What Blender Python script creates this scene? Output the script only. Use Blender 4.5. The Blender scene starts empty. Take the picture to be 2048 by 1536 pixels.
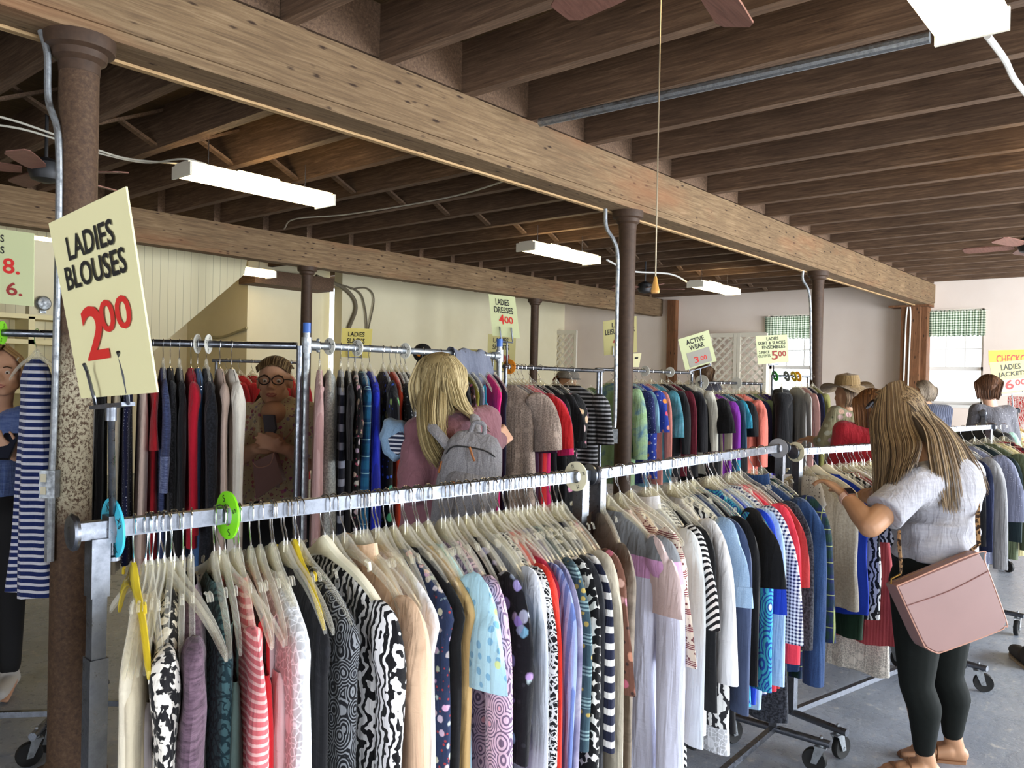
import bpy, math, random
from mathutils import Vector, Matrix, noise
random.seed(11)
SC = bpy.context.scene
COL = SC.collection
R = math.radians
V = Vector

# ---------------------------------------------------------------- camera
FPX, YAW, PIT, ROL, CAMH = 1621.6, 0.7065, -0.0068, 0.02145, 1.62
_F = V((math.cos(YAW) * math.cos(PIT), math.sin(YAW) * math.cos(PIT), math.sin(PIT)))
_R0 = V((math.sin(YAW), -math.cos(YAW), 0))
_U0 = _R0.cross(_F)
_R = _R0 * math.cos(ROL) + _U0 * math.sin(ROL)
_U = -_R0 * math.sin(ROL) + _U0 * math.cos(ROL)
CAMP = V((0, 0, CAMH))
cam_d = bpy.data.cameras.new('camera')
cam_d.sensor_width = 36.0
cam_d.lens = FPX / 2048 * 36.0
cam_d.clip_start = 0.05
cam = bpy.data.objects.new('camera', cam_d)
COL.objects.link(cam)
m = Matrix((_R, _U, -_F)).transposed().to_4x4()
m.translation = CAMP
cam.matrix_world = m
SC.camera = cam


def ray(px, py):
    return _F + _R * ((px - 1024) / FPX) - _U * ((py - 768) / FPX)


def at(px, py, dep):
    """world point seen at a pixel, at a depth along the view axis"""
    return CAMP + ray(px, py) * dep


def on(px, py, ax, val):
    """world point seen at a pixel on the plane axis = val"""
    d = ray(px, py)
    return CAMP + d * ((val - CAMP[ax]) / d[ax])


# ---------------------------------------------------------------- world, exposure, daylight
SC.view_settings.view_transform = 'Standard'
SC.view_settings.look = 'None'
SC.view_settings.gamma = 1.0
SC.view_settings.use_curve_mapping = False
SC.view_settings.exposure = 0.0
SC.cycles.use_denoising = True
SC.cycles.transparent_max_bounces = 32
SC.cycles.max_bounces = 8
SC.cycles.sample_clamp_indirect = 6.0
world = bpy.data.worlds.new('world')
SC.world = world
world.use_nodes = True
bg = world.node_tree.nodes['Background']
bg.inputs[0].default_value = (0.86, 0.93, 1.0, 1)
bg.inputs[1].default_value = 5.0


def area(name, loc, direction, sx, sy, power, color):
    d = bpy.data.lights.new(name, 'AREA')
    d.shape = 'RECTANGLE'
    d.size, d.size_y, d.energy, d.color = sx, sy, power, color
    o = bpy.data.objects.new(name, d)
    COL.objects.link(o)
    o.location = loc
    o.rotation_euler = V(direction).to_track_quat('-Z', 'Z').to_euler()
    return o


# daylight from unseen doorways placed in the right wall and behind the camera
area('unseen_doorway_daylight', (7.0, -4.15, 1.35), (-.12, 1, -.08), 4.6, 2.5, 760, (.86, .93, 1.0))
area('unseen_doorway_daylight', (11.6, -4.15, 1.35), (.05, 1, -.05), 2.6, 2.5, 600, (.9, .95, 1.0))  # extra doorway lamp, added to brighten the far wall
area('unseen_doorway_daylight', (0.6, -4.15, 1.35), (.12, 1, -.05), 3.4, 2.5, 170, (.88, .94, 1.0))
area('unseen_doorway_daylight', (-3.9, 0.2, 1.4), (1, .18, -.05), 3.0, 2.4, 45, (.9, .95, 1.0))


# ---------------------------------------------------------------- colours and materials
def lin(c):
    return c / 12.92 if c <= 0.04045 else ((c + 0.055) / 1.055) ** 2.4


def hx(h):
    h = h.lstrip('#')
    return tuple(lin(int(h[i:i + 2], 16) / 255) for i in (0, 2, 4)) + (1.0,)


MATS = {}


class NT:
    def __init__(s, name):
        s.m = bpy.data.materials.new(name)
        s.m.use_nodes = True
        s.t = s.m.node_tree
        s.n = s.t.nodes
        s.b = s.n['Principled BSDF']
        s.tc = s.n.new('ShaderNodeTexCoord')

    def co(s, scale=(1, 1, 1), rot=(0, 0, 0), loc=(0, 0, 0), src='Object'):
        q = s.n.new('ShaderNodeMapping')
        q.inputs['Scale'].default_value = scale
        q.inputs['Rotation'].default_value = rot
        q.inputs['Location'].default_value = loc
        s.t.links.new(s.tc.outputs[src], q.inputs['Vector'])
        return q.outputs[0]

    def L(s, a, b):
        s.t.links.new(a, b)

    def noise(s, vec, scale=5, detail=4, rough=.55, dist=0.0):
        q = s.n.new('ShaderNodeTexNoise')
        q.inputs['Scale'].default_value = scale
        q.inputs['Detail'].default_value = detail
        q.inputs['Roughness'].default_value = rough
        q.inputs['Distortion'].default_value = dist
        s.L(vec, q.inputs['Vector'])
        return q.outputs['Fac']

    def vor(s, vec, scale=20, feature='F1', rnd=1.0, out='Distance'):
        q = s.n.new('ShaderNodeTexVoronoi')
        q.feature = feature
        q.inputs['Scale'].default_value = scale
        q.inputs['Randomness'].default_value = rnd
        s.L(vec, q.inputs['Vector'])
        return q.outputs[out]

    def wave(s, vec, scale=10, axis='Z', dist=0.0, detail=2, dscale=1.0, prof='SIN', typ='BANDS'):
        q = s.n.new('ShaderNodeTexWave')
        q.wave_type = typ
        if typ == 'BANDS':
            q.bands_direction = axis
        q.wave_profile = prof
        q.inputs['Scale'].default_value = scale
        q.inputs['Distortion'].default_value = dist
        q.inputs['Detail'].default_value = detail
        q.inputs['Detail Scale'].default_value = dscale
        s.L(vec, q.inputs['Vector'])
        return q.outputs['Fac']

    def ramp(s, fac, stops, const=False):
        q = s.n.new('ShaderNodeValToRGB')
        q.color_ramp.interpolation = 'CONSTANT' if const else 'LINEAR'
        e = q.color_ramp.elements
        while len(e) < len(stops):
            e.new(0.5)
        for k, (p, c) in enumerate(stops):
            e[k].position = p
            e[k].color = c if len(c) == 4 else tuple(c) + (1,)
        s.L(fac, q.inputs[0])
        return q.outputs['Color']

    def step(s, fac, lo, hi):
        if lo > hi:
            return s.ramp(fac, [(hi, (1, 1, 1, 1)), (lo, (0, 0, 0, 1))])
        return s.ramp(fac, [(lo, (0, 0, 0, 1)), (hi, (1, 1, 1, 1))])

    def mix(s, fac, a, b, mode='MIX'):
        q = s.n.new('ShaderNodeMix')
        q.data_type = 'RGBA'
        q.blend_type = mode
        for v, i in ((fac, 0), (a, 6), (b, 7)):
            if hasattr(v, 'links'):
                s.L(v, q.inputs[i])
            else:
                q.inputs[i].default_value = v
        return q.outputs[2]

    def math(s, op, a, b=0.0):
        q = s.n.new('ShaderNodeMath')
        q.operation = op
        for v, i in ((a, 0), (b, 1)):
            if hasattr(v, 'links'):
                s.L(v, q.inputs[i])
            else:
                q.inputs[i].default_value = v
        return q.outputs[0]

    def bump(s, h, strength=.3, dist=.01):
        q = s.n.new('ShaderNodeBump')
        q.inputs['Strength'].default_value = strength
        q.inputs['Distance'].default_value = dist
        s.L(h, q.inputs['Height'])
        s.L(q.outputs[0], s.b.inputs['Normal'])

    def set(s, **k):
        for n, v in k.items():
            n = {'col': 'Base Color', 'rough': 'Roughness', 'metal': 'Metallic', 'sheen': 'Sheen Weight',
                 'spec': 'Specular IOR Level', 'alpha': 'Alpha', 'sub': 'Subsurface Weight', 'emit': 'Emission Strength',
                 'ecol': 'Emission Color', 'trans': 'Transmission Weight'}[n]
            if hasattr(v, 'links'):
                s.L(v, s.b.inputs[n])
            else:
                s.b.inputs[n].default_value = v
        return s.m


def plain(name, h, rough=.6, metal=0.0, spec=.4, var=.0, vscale=6):
    key = ('p', name, h, rough, metal)
    if key in MATS:
        return MATS[key]
    t = NT(name)
    c = hx(h)
    if var:
        f = t.noise(t.co(), vscale, 4)
        d = tuple(x * (1 - var) for x in c[:3]) + (1,)
        c = t.ramp(f, [(.3, d), (.7, c)])
    MATS[key] = t.set(col=c, rough=rough, metal=metal, spec=spec)
    return MATS[key]


def emis(name, h, strength):
    t = NT(name)
    return t.set(col=hx(h), ecol=hx(h), emit=strength, rough=.4)


def wood(name, c1, c2, c3, along='X', rough=.8, knots=True):
    t = NT(name)
    sc = {'X': (1.2, 22, 22), 'Y': (22, 1.2, 22), 'Z': (22, 22, 1.2)}[along]
    g = t.noise(t.co(sc), 3.0, 6, .65, .6)
    big = t.noise(t.co((.9, .9, .9)), 1.6, 3)
    a = t.ramp(g, [(.3, hx(c1)), (.52, hx(c2)), (.75, hx(c3))])
    a = t.mix(t.step(big, .35, .75), a, t.mix(.55, a, hx(c1)))
    if knots:
        sk = {'X': (1.3, 4, 4), 'Y': (4, 1.3, 4), 'Z': (4, 4, 1.3)}[along]
        k = t.vor(t.co(sk), 4.6, out='Distance')
        a = t.mix(t.step(t.math('ADD', k, t.math('MULTIPLY', g, .35)), .36, .26), a, hx('33241a'))
        rs_ = t.noise(t.co((.7, 2.5, 2.5)), 1.4, 3)
        a = t.mix(t.math('MULTIPLY', t.step(rs_, .55, .75), .45), a, hx('8a5a3c'))
    t.bump(g, .35, .006)
    return t.set(col=a, rough=rough, spec=.25)


M_BEAM = wood('old_timber', '5c4936', '7d664b', '988063', 'X')
M_JOIST = wood('joist_timber', '4a392d', '6a5341', '8a7059', 'Y', knots=False)
M_DECK = wood('floor_board_timber', '453522', '604c33', '7a6346', 'X', knots=False)
M_POST = wood('post_timber', '5a3a26', '7a5438', '936a4a', 'Z')
M_LATH = wood('pale_lath', '9a7a55', 'b6966c', 'c9ad84', 'X', knots=False)


def m_wall(name, h, h2):
    t = NT(name)
    f = t.noise(t.co(), 1.3, 4)
    fine = t.noise(t.co(), 40, 3)
    t.bump(fine, .08, .004)
    return t.set(col=t.ramp(f, [(.3, hx(h)), (.7, hx(h2))]), rough=.75, spec=.25)


M_WALL = m_wall('pinkish_white_paint', 'e6d6ca', 'eee0d5')
M_CREAM = m_wall('cream_paint', 'd9cfae', 'e2d9ba')


def m_boards(name, h, h2):
    t = NT(name)
    w = t.wave(t.co(), 3.2, 'X', prof='SAW')
    c = t.mix(t.step(w, .93, .97), hx(h), hx(h2))
    t.bump(w, .25, .01)
    return t.set(col=c, rough=.6)


M_BOARD = m_boards('cream_tongue_boards', 'e0d6b0', 'a99f7c')


def m_floor():
    t = NT('painted_concrete')
    a = t.noise(t.co(), .9, 5, .6, .4)
    b = t.noise(t.co(), 14, 6, .7)
    v = t.vor(t.co(), 26, out='Distance')
    c = t.ramp(a, [(.25, hx('7a8290')), (.5, hx('949ca9')), (.75, hx('acb2bc'))])
    c = t.mix(t.step(b, .58, .7), c, hx('c6c6c3'))
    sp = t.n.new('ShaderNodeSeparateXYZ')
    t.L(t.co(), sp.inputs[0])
    wear = t.step(t.math('ADD', sp.outputs['Y'], t.math('MULTIPLY', a, 1.6)), 1.9, .9)  # paler aisle: worn paint, with daylight glare put into the colour
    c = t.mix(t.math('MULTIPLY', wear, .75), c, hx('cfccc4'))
    t.bump(t.math('ADD', b, t.math('MULTIPLY', v, .1)), .28, .012)
    r = t.ramp(b, [(.3, (.2,) * 3), (.7, (.42,) * 3)])
    return t.set(col=c, rough=r, spec=.5)


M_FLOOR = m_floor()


def m_chrome(name='scuffed_chrome', h='c9ccd2', rough=.16):
    t = NT(name)
    f = t.noise(t.co(), 30, 5, .7)
    c = t.ramp(f, [(.35, tuple(x * .72 for x in hx(h)[:3])), (.6, hx(h))])
    r = t.ramp(f, [(.35, (rough * 2.2,) * 3), (.65, (rough,) * 3)])
    return t.set(col=c, rough=r, metal=1.0)


M_CHROME = m_chrome('scuffed_chrome', '7b7f88', .24)
M_GALV = m_chrome('galvanised_steel', 'a9aeb3', .34)
M_WIRE = plain('hook_wire', 'c8cacd', .22, 1.0)
M_DARKMETAL = plain('dark_metal', '3a3a3c', .5, .6)
M_RUBBER = plain('black_rubber', '151515', .6)
M_WHITEP = plain('white_plastic', 'e8e6e0', .4)
M_BLUECAP = plain('blue_plastic', '2f5fae', .4)


def m_rust():
    t = NT('rusty_painted_iron')
    f = t.noise(t.co(), 60, 6, .75)
    b = t.noise(t.co(), 7, 3)
    c = t.ramp(f, [(.3, hx('3a2a22')), (.55, hx('55402f')), (.75, hx('6c5a48'))])
    # pale flaking paint around the middle of the column
    z = t.n.new('ShaderNodeSeparateXYZ')
    t.L(t.co(), z.inputs[0])
    band = t.ramp(t.math('MULTIPLY', z.outputs['Z'], .5), [(.5, (0, 0, 0)), (.56, (1, 1, 1)), (.80, (1, 1, 1)), (.88, (0, 0, 0))])
    sp = t.step(t.noise(t.co((1, 1, .8)), 95, 5, .8), .44, .52)
    pat = t.math('MULTIPLY', sp, band)
    c = t.mix(pat, c, hx('b5ab92'))
    t.bump(f, .3, .004)
    return t.set(col=c, rough=.7, spec=.3)


M_RUST = m_rust()
M_IRON = plain('brown_painted_iron', '4b382b', .6, 0, .3, .35, 30)


def m_clear(name, tint, cover, edge):
    t = NT(name)
    tr = t.n.new('ShaderNodeBsdfTransparent')
    tr.inputs[0].default_value = hx(tint)
    lw = t.n.new('ShaderNodeLayerWeight')
    lw.inputs[0].default_value = .45
    fac = t.ramp(lw.outputs['Facing'], [(0.0, (cover,) * 3), (1.0, (edge,) * 3)])
    mx = t.n.new('ShaderNodeMixShader')
    t.L(fac, mx.inputs[0])
    t.L(tr.outputs[0], mx.inputs[1])
    t.L(t.b.outputs[0], mx.inputs[2])
    t.L(mx.outputs[0], t.n['Material Output'].inputs['Surface'])
    t.set(col=hx(tint), rough=.08, spec=1.0)
    return t.m


M_CLEAR = m_clear('clear_hanger_plastic', 'f8f6ee', .10, .5)
M_CLEARY = m_clear('yellowed_clear_plastic', 'efe2a8', .4, .85)
M_CREAMP = plain('cream_hanger_plastic', 'ece6cf', .3, 0, .5)
M_YELP = m_clear('yellow_hanger_plastic', 'e8cf3a', .6, .95)


# ---------------------------------------------------------------- mesh building
class MB:
    def __init__(s):
        s.v, s.f = [], []

    def add(s, vs, fs):
        o = len(s.v)
        s.v += [V(p) for p in vs]
        s.f += [tuple(i + o for i in f) for f in fs]
        return s

    def box(s, lo, hi, mat=None):
        (a, b, c), (d, e, f) = lo, hi
        vs = [(a, b, c), (d, b, c), (d, e, c), (a, e, c), (a, b, f), (d, b, f), (d, e, f), (a, e, f)]
        if mat is not None:
            vs = [mat @ V(p) for p in vs]
        return s.add(vs, [(3, 2, 1, 0), (4, 5, 6, 7), (0, 1, 5, 4), (1, 2, 6, 5), (2, 3, 7, 6), (3, 0, 4, 7)])

    def rings(s, rs, cap0=True, cap1=True):
        n = len(rs[0])
        fs = []
        for k in range(len(rs) - 1):
            for i in range(n):
                j = (i + 1) % n
                fs.append((k * n + i, k * n + j, (k + 1) * n + j, (k + 1) * n + i))
        if cap0:
            fs.append(tuple(range(n - 1, -1, -1)))
        if cap1:
            fs.append(tuple((len(rs) - 1) * n + i for i in range(n)))
        return s.add([p for r in rs for p in r], fs)

    def tube(s, pts, r, n=8, caps=True, flat=1.0):
        pts = [V(p) for p in pts]
        rr = r if isinstance(r, (list, tuple)) else [r] * len(pts)
        rs, up = [], None
        for k, p in enumerate(pts):
            t = (pts[min(k + 1, len(pts) - 1)] - pts[max(k - 1, 0)])
            t = t.normalized() if t.length > 1e-9 else V((0, 0, 1))
            if up is None:
                up = t.orthogonal().normalized()
            up = (up - t * up.dot(t))
            up = up.normalized() if up.length > 1e-6 else t.orthogonal().normalized()
            w = t.cross(up)
            rs.append([p + (up * math.cos(2 * math.pi * i / n) + w * math.sin(2 * math.pi * i / n) * flat) * rr[k] for i in range(n)])
        return s.rings(rs, caps, caps)

    def bar(s, a, b, w, h, up=(0, 0, 1)):
        """rectangular bar from a to b: w across, h along up"""
        a, b, up = V(a), V(b), V(up)
        t = (b - a).normalized()
        x = t.cross(up).normalized()
        u = x.cross(t).normalized()
        rs = []
        for p in (a, b):
            rs.append([p + x * (w / 2 * i) + u * (h / 2 * j) for i, j in ((-1, -1), (1, -1), (1, 1), (-1, 1))])
        return s.rings(rs)

    def lathe(s, prof, c=(0, 0, 0), axis=(0, 0, 1), n=24):
        """prof: (radius, height along axis)"""
        ax = V(axis).normalized()
        u = ax.orthogonal().normalized()
        w = ax.cross(u)
        rs = [[V(c) + ax * z + (u * math.cos(2 * math.pi * i / n) + w * math.sin(2 * math.pi * i / n)) * max(r, 1e-4) for i in range(n)] for r, z in prof]
        return s.rings(rs)

    def ball(s, c, r, n=16, m=10, sc=(1, 1, 1), rot=None):
        rs = []
        for k in range(1, m):
            th = math.pi * k / m
            ring = []
            for i in range(n):
                p = V((math.sin(th) * math.cos(2 * math.pi * i / n) * r * sc[0], math.sin(th) * math.sin(2 * math.pi * i / n) * r * sc[1], -math.cos(th) * r * sc[2]))
                ring.append(V(c) + (rot @ p if rot else p))
            rs.append(ring)
        return s.rings(rs)

    def cone(s, a, ra, b, rb, n=14):
        """round-ended tapered limb"""
        a, b = V(a), V(b)
        t = (b - a)
        L = t.length
        t = t / L if L > 1e-6 else V((0, 0, 1))
        u = t.orthogonal().normalized()
        w = t.cross(u)
        prof = [(ra * math.cos(x), -ra * math.sin(x)) for x in (1.45, 1.0, .5)] + [(ra, 0)] + [(rb, L)] + [(rb * math.cos(x), L + rb * math.sin(x)) for x in (.5, 1.0, 1.45)]
        return s.rings([[a + t * z + (u * math.cos(2 * math.pi * i / n) + w * math.sin(2 * math.pi * i / n)) * r for i in range(n)] for r, z in prof])

    def poly(s, pts, thick):
        """flat polygon (list of 3D points in order) given thickness along its normal, centred"""
        pts = [V(p) for p in pts]
        nrm = V((0, 0, 0))
        for i in range(len(pts)):
            nrm += (pts[i] - pts[0]).cross(pts[(i + 1) % len(pts)] - pts[0])
        nrm.normalize()
        a = [p - nrm * thick / 2 for p in pts]
        b = [p + nrm * thick / 2 for p in pts]
        return s.rings([a, b])

    def build(s, name, mat, parent=None, loc=None, smooth=35, mat4=None):
        me = bpy.data.meshes.new(name)
        o3 = V(loc) if loc is not None else None
        vs = s.v
        if o3 is not None:
            vs = [p - o3 for p in vs]
        me.from_pydata([tuple(p) for p in vs], [], s.f)
        me.materials.append(mat)
        me.validate()
        if smooth:
            me.shade_smooth()
            me.set_sharp_from_angle(angle=R(smooth))
        o = bpy.data.objects.new(name, me)
        COL.objects.link(o)
        if parent is not None:
            o.parent = parent
        if o3 is not None:
            o.location = o3
        return o


def tag(o, label=None, cat=None, group=None, kind=None):
    for k, v in (('label', label), ('category', cat), ('group', group), ('kind', kind)):
        if v:
            o[k] = v
    return o


def empty(name, loc, label, cat, group=None, rz=0.0):
    o = bpy.data.objects.new(name, None)
    o.empty_display_size = .05
    COL.objects.link(o)
    o.location = loc
    o.rotation_euler.z = rz
    return tag(o, label, cat, group)


def wmat(o):
    m_ = Matrix.Identity(4)
    while o is not None:
        m_ = o.matrix_basis @ m_
        o = o.parent
    return m_


def part(mb, name, mat, parent, smooth=35):
    """mesh given in world coordinates, stored in its parent's frame"""
    inv = wmat(parent).inverted()
    mb.v = [inv @ p for p in mb.v]
    return mb.build(name, mat, parent, None, smooth)


def thing(mb, name, mat, label, cat, group=None, smooth=35, loc=None):
    if loc is None:
        n = len(mb.v)
        loc = sum(mb.v, V((0, 0, 0))) / n
        loc.z = min(p.z for p in mb.v)
    return tag(mb.build(name, mat, None, loc, smooth), label, cat, group)


def struct(mb, name, mat, smooth=35):
    return tag(mb.build(name, mat, None, None, smooth), kind='structure')


def copy_thing(o):
    c = o.copy()
    COL.objects.link(c)
    for ch in list(o.children):
        d = ch.copy()
        COL.objects.link(d)
        d.parent = c
        for g in list(ch.children):
            e = g.copy()
            COL.objects.link(e)
            e.parent = d
    return c


def spline(pts, n):
    """Catmull-Rom through pts"""
    pts = [V(p) for p in pts]
    P = [pts[0] * 2 - pts[1]] + pts + [pts[-1] * 2 - pts[-2]]
    out = []
    segs = len(pts) - 1
    for k in range(n):
        u = k / (n - 1) * segs
        i = min(int(u), segs - 1)
        t = u - i
        a, b, c, d = P[i:i + 4]
        out.append(.5 * ((2 * b) + (c - a) * t + (2 * a - 5 * b + 4 * c - d) * t * t + (3 * b - a - 3 * c + d) * t ** 3))
    return out


# lettering: a text is turned into a thin mesh and laid on a board given by its four corners
LETC = {}


def letters(text, quad, s0, s1, t0, t1, lift, name='lettering', bold=.0, shear=0.0):
    """quad = (bottom-left, bottom-right, top-right, top-left); s,t = box of the text in 0..1 board units"""
    key = (text, bold, shear)
    if key not in LETC:
        cu = bpy.data.curves.new('lettering', 'FONT')
        cu.body = text
        cu.offset = bold
        cu.resolution_u = 3
        cu.shear = shear
        ob = bpy.data.objects.new('lettering', cu)
        COL.objects.link(ob)
        bpy.context.view_layer.update()
        me = bpy.data.meshes.new_from_object(ob.evaluated_get(bpy.context.evaluated_depsgraph_get()))
        bpy.data.objects.remove(ob)
        xs = [v.co.x for v in me.vertices]
        ys = [v.co.y for v in me.vertices]
        x0, x1, y0, y1 = min(xs), max(xs), min(ys), max(ys)
        LETC[key] = ([((v.co.x - x0) / (x1 - x0), (v.co.y - y0) / (y1 - y0)) for v in me.vertices], [tuple(p.vertices) for p in me.polygons])
        bpy.data.meshes.remove(me)
    uv, fs = LETC[key]
    BL, BR, TR, TL = quad
    nrm = (BR - BL).cross(TL - BL).normalized()
    vs = []
    for u_, v_ in uv:
        s_ = s0 + (s1 - s0) * u_
        t_ = t0 + (t1 - t0) * v_
        vs.append((BL * (1 - s_) + BR * s_) * (1 - t_) + (TL * (1 - s_) + TR * s_) * t_ + nrm * lift)
    return MB().add(vs, fs)


def remesh(mb, voxel=.008, smooth=6, factor=.5):
    """fuse overlapping volumes of mb into one continuous surface"""
    me = bpy.data.meshes.new('fuse')
    me.from_pydata([tuple(p) for p in mb.v], [], mb.f)
    ob = bpy.data.objects.new('fuse', me)
    COL.objects.link(ob)
    md = ob.modifiers.new('r', 'REMESH')
    md.mode = 'VOXEL'
    md.voxel_size = voxel
    sm = ob.modifiers.new('s', 'SMOOTH')
    sm.factor = factor
    sm.iterations = smooth
    bpy.context.view_layer.update()
    out = bpy.data.meshes.new_from_object(ob.evaluated_get(bpy.context.evaluated_depsgraph_get()))
    bpy.data.objects.remove(ob)
    r = MB()
    r.v = [v.co.copy() for v in out.vertices]
    r.f = [tuple(p.vertices) for p in out.polygons]
    bpy.data.meshes.remove(out)
    return r

# ================================================================ structure of the room
ZB, ZJ, ZD = 2.92, 3.26, 3.56          # beam bottom, joist bottom, deck
XF, YW, YR, XB = 14.2, 10.65, -4.2, -4.0
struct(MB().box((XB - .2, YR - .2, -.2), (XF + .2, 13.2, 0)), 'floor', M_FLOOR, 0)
struct(MB().box((XB - .2, YR - .2, ZD), (XF + .2, 13.2, ZD + .15)), 'ceiling', M_DECK, 0)


def wall_cells(mb, x_or_y, fixed, a_edges, z_edges, holes, thick):
    for i in range(len(a_edges) - 1):
        for k in range(len(z_edges) - 1):
            if (i, k) in holes:
                continue
            a0, a1, z0, z1 = a_edges[i], a_edges[i + 1], z_edges[k], z_edges[k + 1]
            if x_or_y == 'x':
                mb.box((fixed, a0, z0), (fixed + thick, a1, z1))
            else:
                mb.box((a0, fixed, z0), (a1, fixed + thick, z1))
    return mb


WIN = []
for (x0, y0, x1, y1) in ((1537, 628, 1626, 785), (1853, 620, 1964, 811)):
    a, b = on(x0, y0, 0, XF), on(x1, y1, 0, XF)
    WIN.append((b.y, a.y, b.z, a.z))       # y0,y1,z0,z1
w1, w2 = WIN
zlo, zhi = w2[2], w2[3]
WIN = [(w1[0] - .1, w1[1], zlo, zhi), (w2[0], w2[1], zlo, zhi)]
w1, w2 = WIN
ye = [YR, w2[0], w2[1], w1[0], w1[1], 13.0]
struct(wall_cells(MB(), 'x', XF, ye, [0, zlo, zhi, ZD], {(1, 1), (3, 1)}, .25), 'wall_far', M_WALL, 0)
# left wall with a step where it thickens, and the stair enclosure in front of it
xj = on(684, 600, 1, YW).x
struct(MB().box((xj, YW, 0), (XF, YW + .2, ZD)), 'wall_left', M_CREAM, 0)
xc = on(495, 600, 1, YW + .35).x
struct(MB().box((xc, YW + .35, 0), (xj + .02, 13, ZD)), 'wall_left_recess', M_CREAM, 0)
struct(MB().box((XB, 12.8, 0), (xc + .05, 13, ZD)), 'wall_stair', M_CREAM, 0)
xe = [XB, -1.1, 2.3, 4.7, 9.3, 10.3, 12.9, XF]
struct(wall_cells(MB(), 'y', YR - .2, xe, [0, 2.6, ZD], {(1, 0), (3, 0), (5, 0)}, .2), 'wall_right', M_WALL, 0)  # unseen doorway openings, cut for the daylight lamps
struct(wall_cells(MB(), 'x', XB - .2, [YR, -1.3, 1.7, 13], [0, 2.6, ZD], {(1, 0)}, .2), 'wall_back', M_WALL, 0)

# beams
YB1, YB2 = 3.29, 8.22
def beam(y, w, name):
    mb = MB()
    mb.box((XB, y, ZB + .045), (XF, y + w, ZJ))
    mb.box((XB, y + .012, ZB), (XF, y + w - .012, ZB + .048))
    return struct(mb, name, M_BEAM, 0)
beam(YB1, .21, 'ceiling_beam')
beam(YB2, .21, 'ceiling_beam')
struct(MB().box((XB, YB1 + .2, ZB - .012), (XF, YB1 + .235, ZB + .02)), 'beam_edge_strip', M_LATH, 0)
# joists, lapped over the beams
for k in range(-10, 20):
    x = 2.764 + .61 * k
    if XB < x < XF - .1:
        j = random.uniform(-.01, .01)
        struct(MB().box((x + j, YR, ZJ), (x + j + .075, YB1 + .18, ZD)), 'ceiling_joist', M_JOIST, 0)
        struct(MB().box((x + j + .076, YB1 + .03, ZJ), (x + j + .15, YB2 + .18, ZD)), 'ceiling_joist', M_JOIST, 0)
        struct(MB().box((x + j, YB2 + .03, ZJ), (x + j + .075, 12.8, ZD)), 'ceiling_joist', M_JOIST, 0)
        mb = MB()
        x0, x1 = x + .15, x + .61 + .076
        mb.bar((x0, 5.85, ZJ + .02), (x1, 5.85, ZD - .03), .02, .06, (0, 1, 0))
        mb.bar((x0, 5.93, ZD - .03), (x1, 5.93, ZJ + .02), .02, .06, (0, 1, 0))
        struct(mb, 'bridging_brace', M_JOIST, 0)
        if k > -3:
            struct(MB().box((x + .075, YB1 + .02, ZJ + .02), (x + .61, YB1 + .06, ZD)), 'joist_blocking', M_JOIST, 0)

# stair enclosure of tongue-and-groove boards
YS = 9.7
pts = [on(487, 548, 1, YS), on(330, 682, 1, YS), on(190, 800, 1, YS)]
zt = ZJ + .2
pl = [(pts[0].x + .12, YS, zt), tuple(pts[0]), tuple(pts[1]), tuple(pts[2]), (-3.9, YS, pts[2].z), (-3.9, YS, zt)]
pl[0] = (pts[0].x + .1, YS, zt)
struct(MB().poly(pl, .05), 'wall_stair_side', M_BOARD, 0)
mb = MB().bar(V(pts[0]) + V((0, .1, -.0)), V(pts[2]) + V((0, .1, 0)), .9, .04, (0, 0, 1))
mb.v = [p + V((0, .38, 0)) for p in mb.v]
struct(mb, 'stair_soffit', M_CREAM, 0)
a = on(500, 565, 1, YW + .2)
struct(MB().box((a.x - .1, YW - .1, a.z - .03), (a.x + 1.3, YW + .34, a.z + .18)), 'trim_1', M_JOIST, 0)

# end post of the near beam, of two planks
px = XF - .32
pp = on(1818, 640, 0, px)
mb = MB().box((px, pp.y - .16, 0), (px + .09, pp.y + .12, ZB))
o = struct(mb, 'end_post', M_POST, 0)
struct(MB().box((px + .1, pp.y - .24, 0), (XF, pp.y - .13, ZB)), 'end_post', M_POST, 0)
struct(MB().box((px - .05, pp.y - .3, ZB - .03), (px + .25, pp.y + .3, ZB)), 'trim_2', M_POST, 0)
pp2 = on(1341, 700, 0, XF - .12)
struct(MB().box((XF - .12, pp2.y - .09, 0), (XF, pp2.y + .09, ZB + .3)), 'end_post', M_POST, 0)

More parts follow.
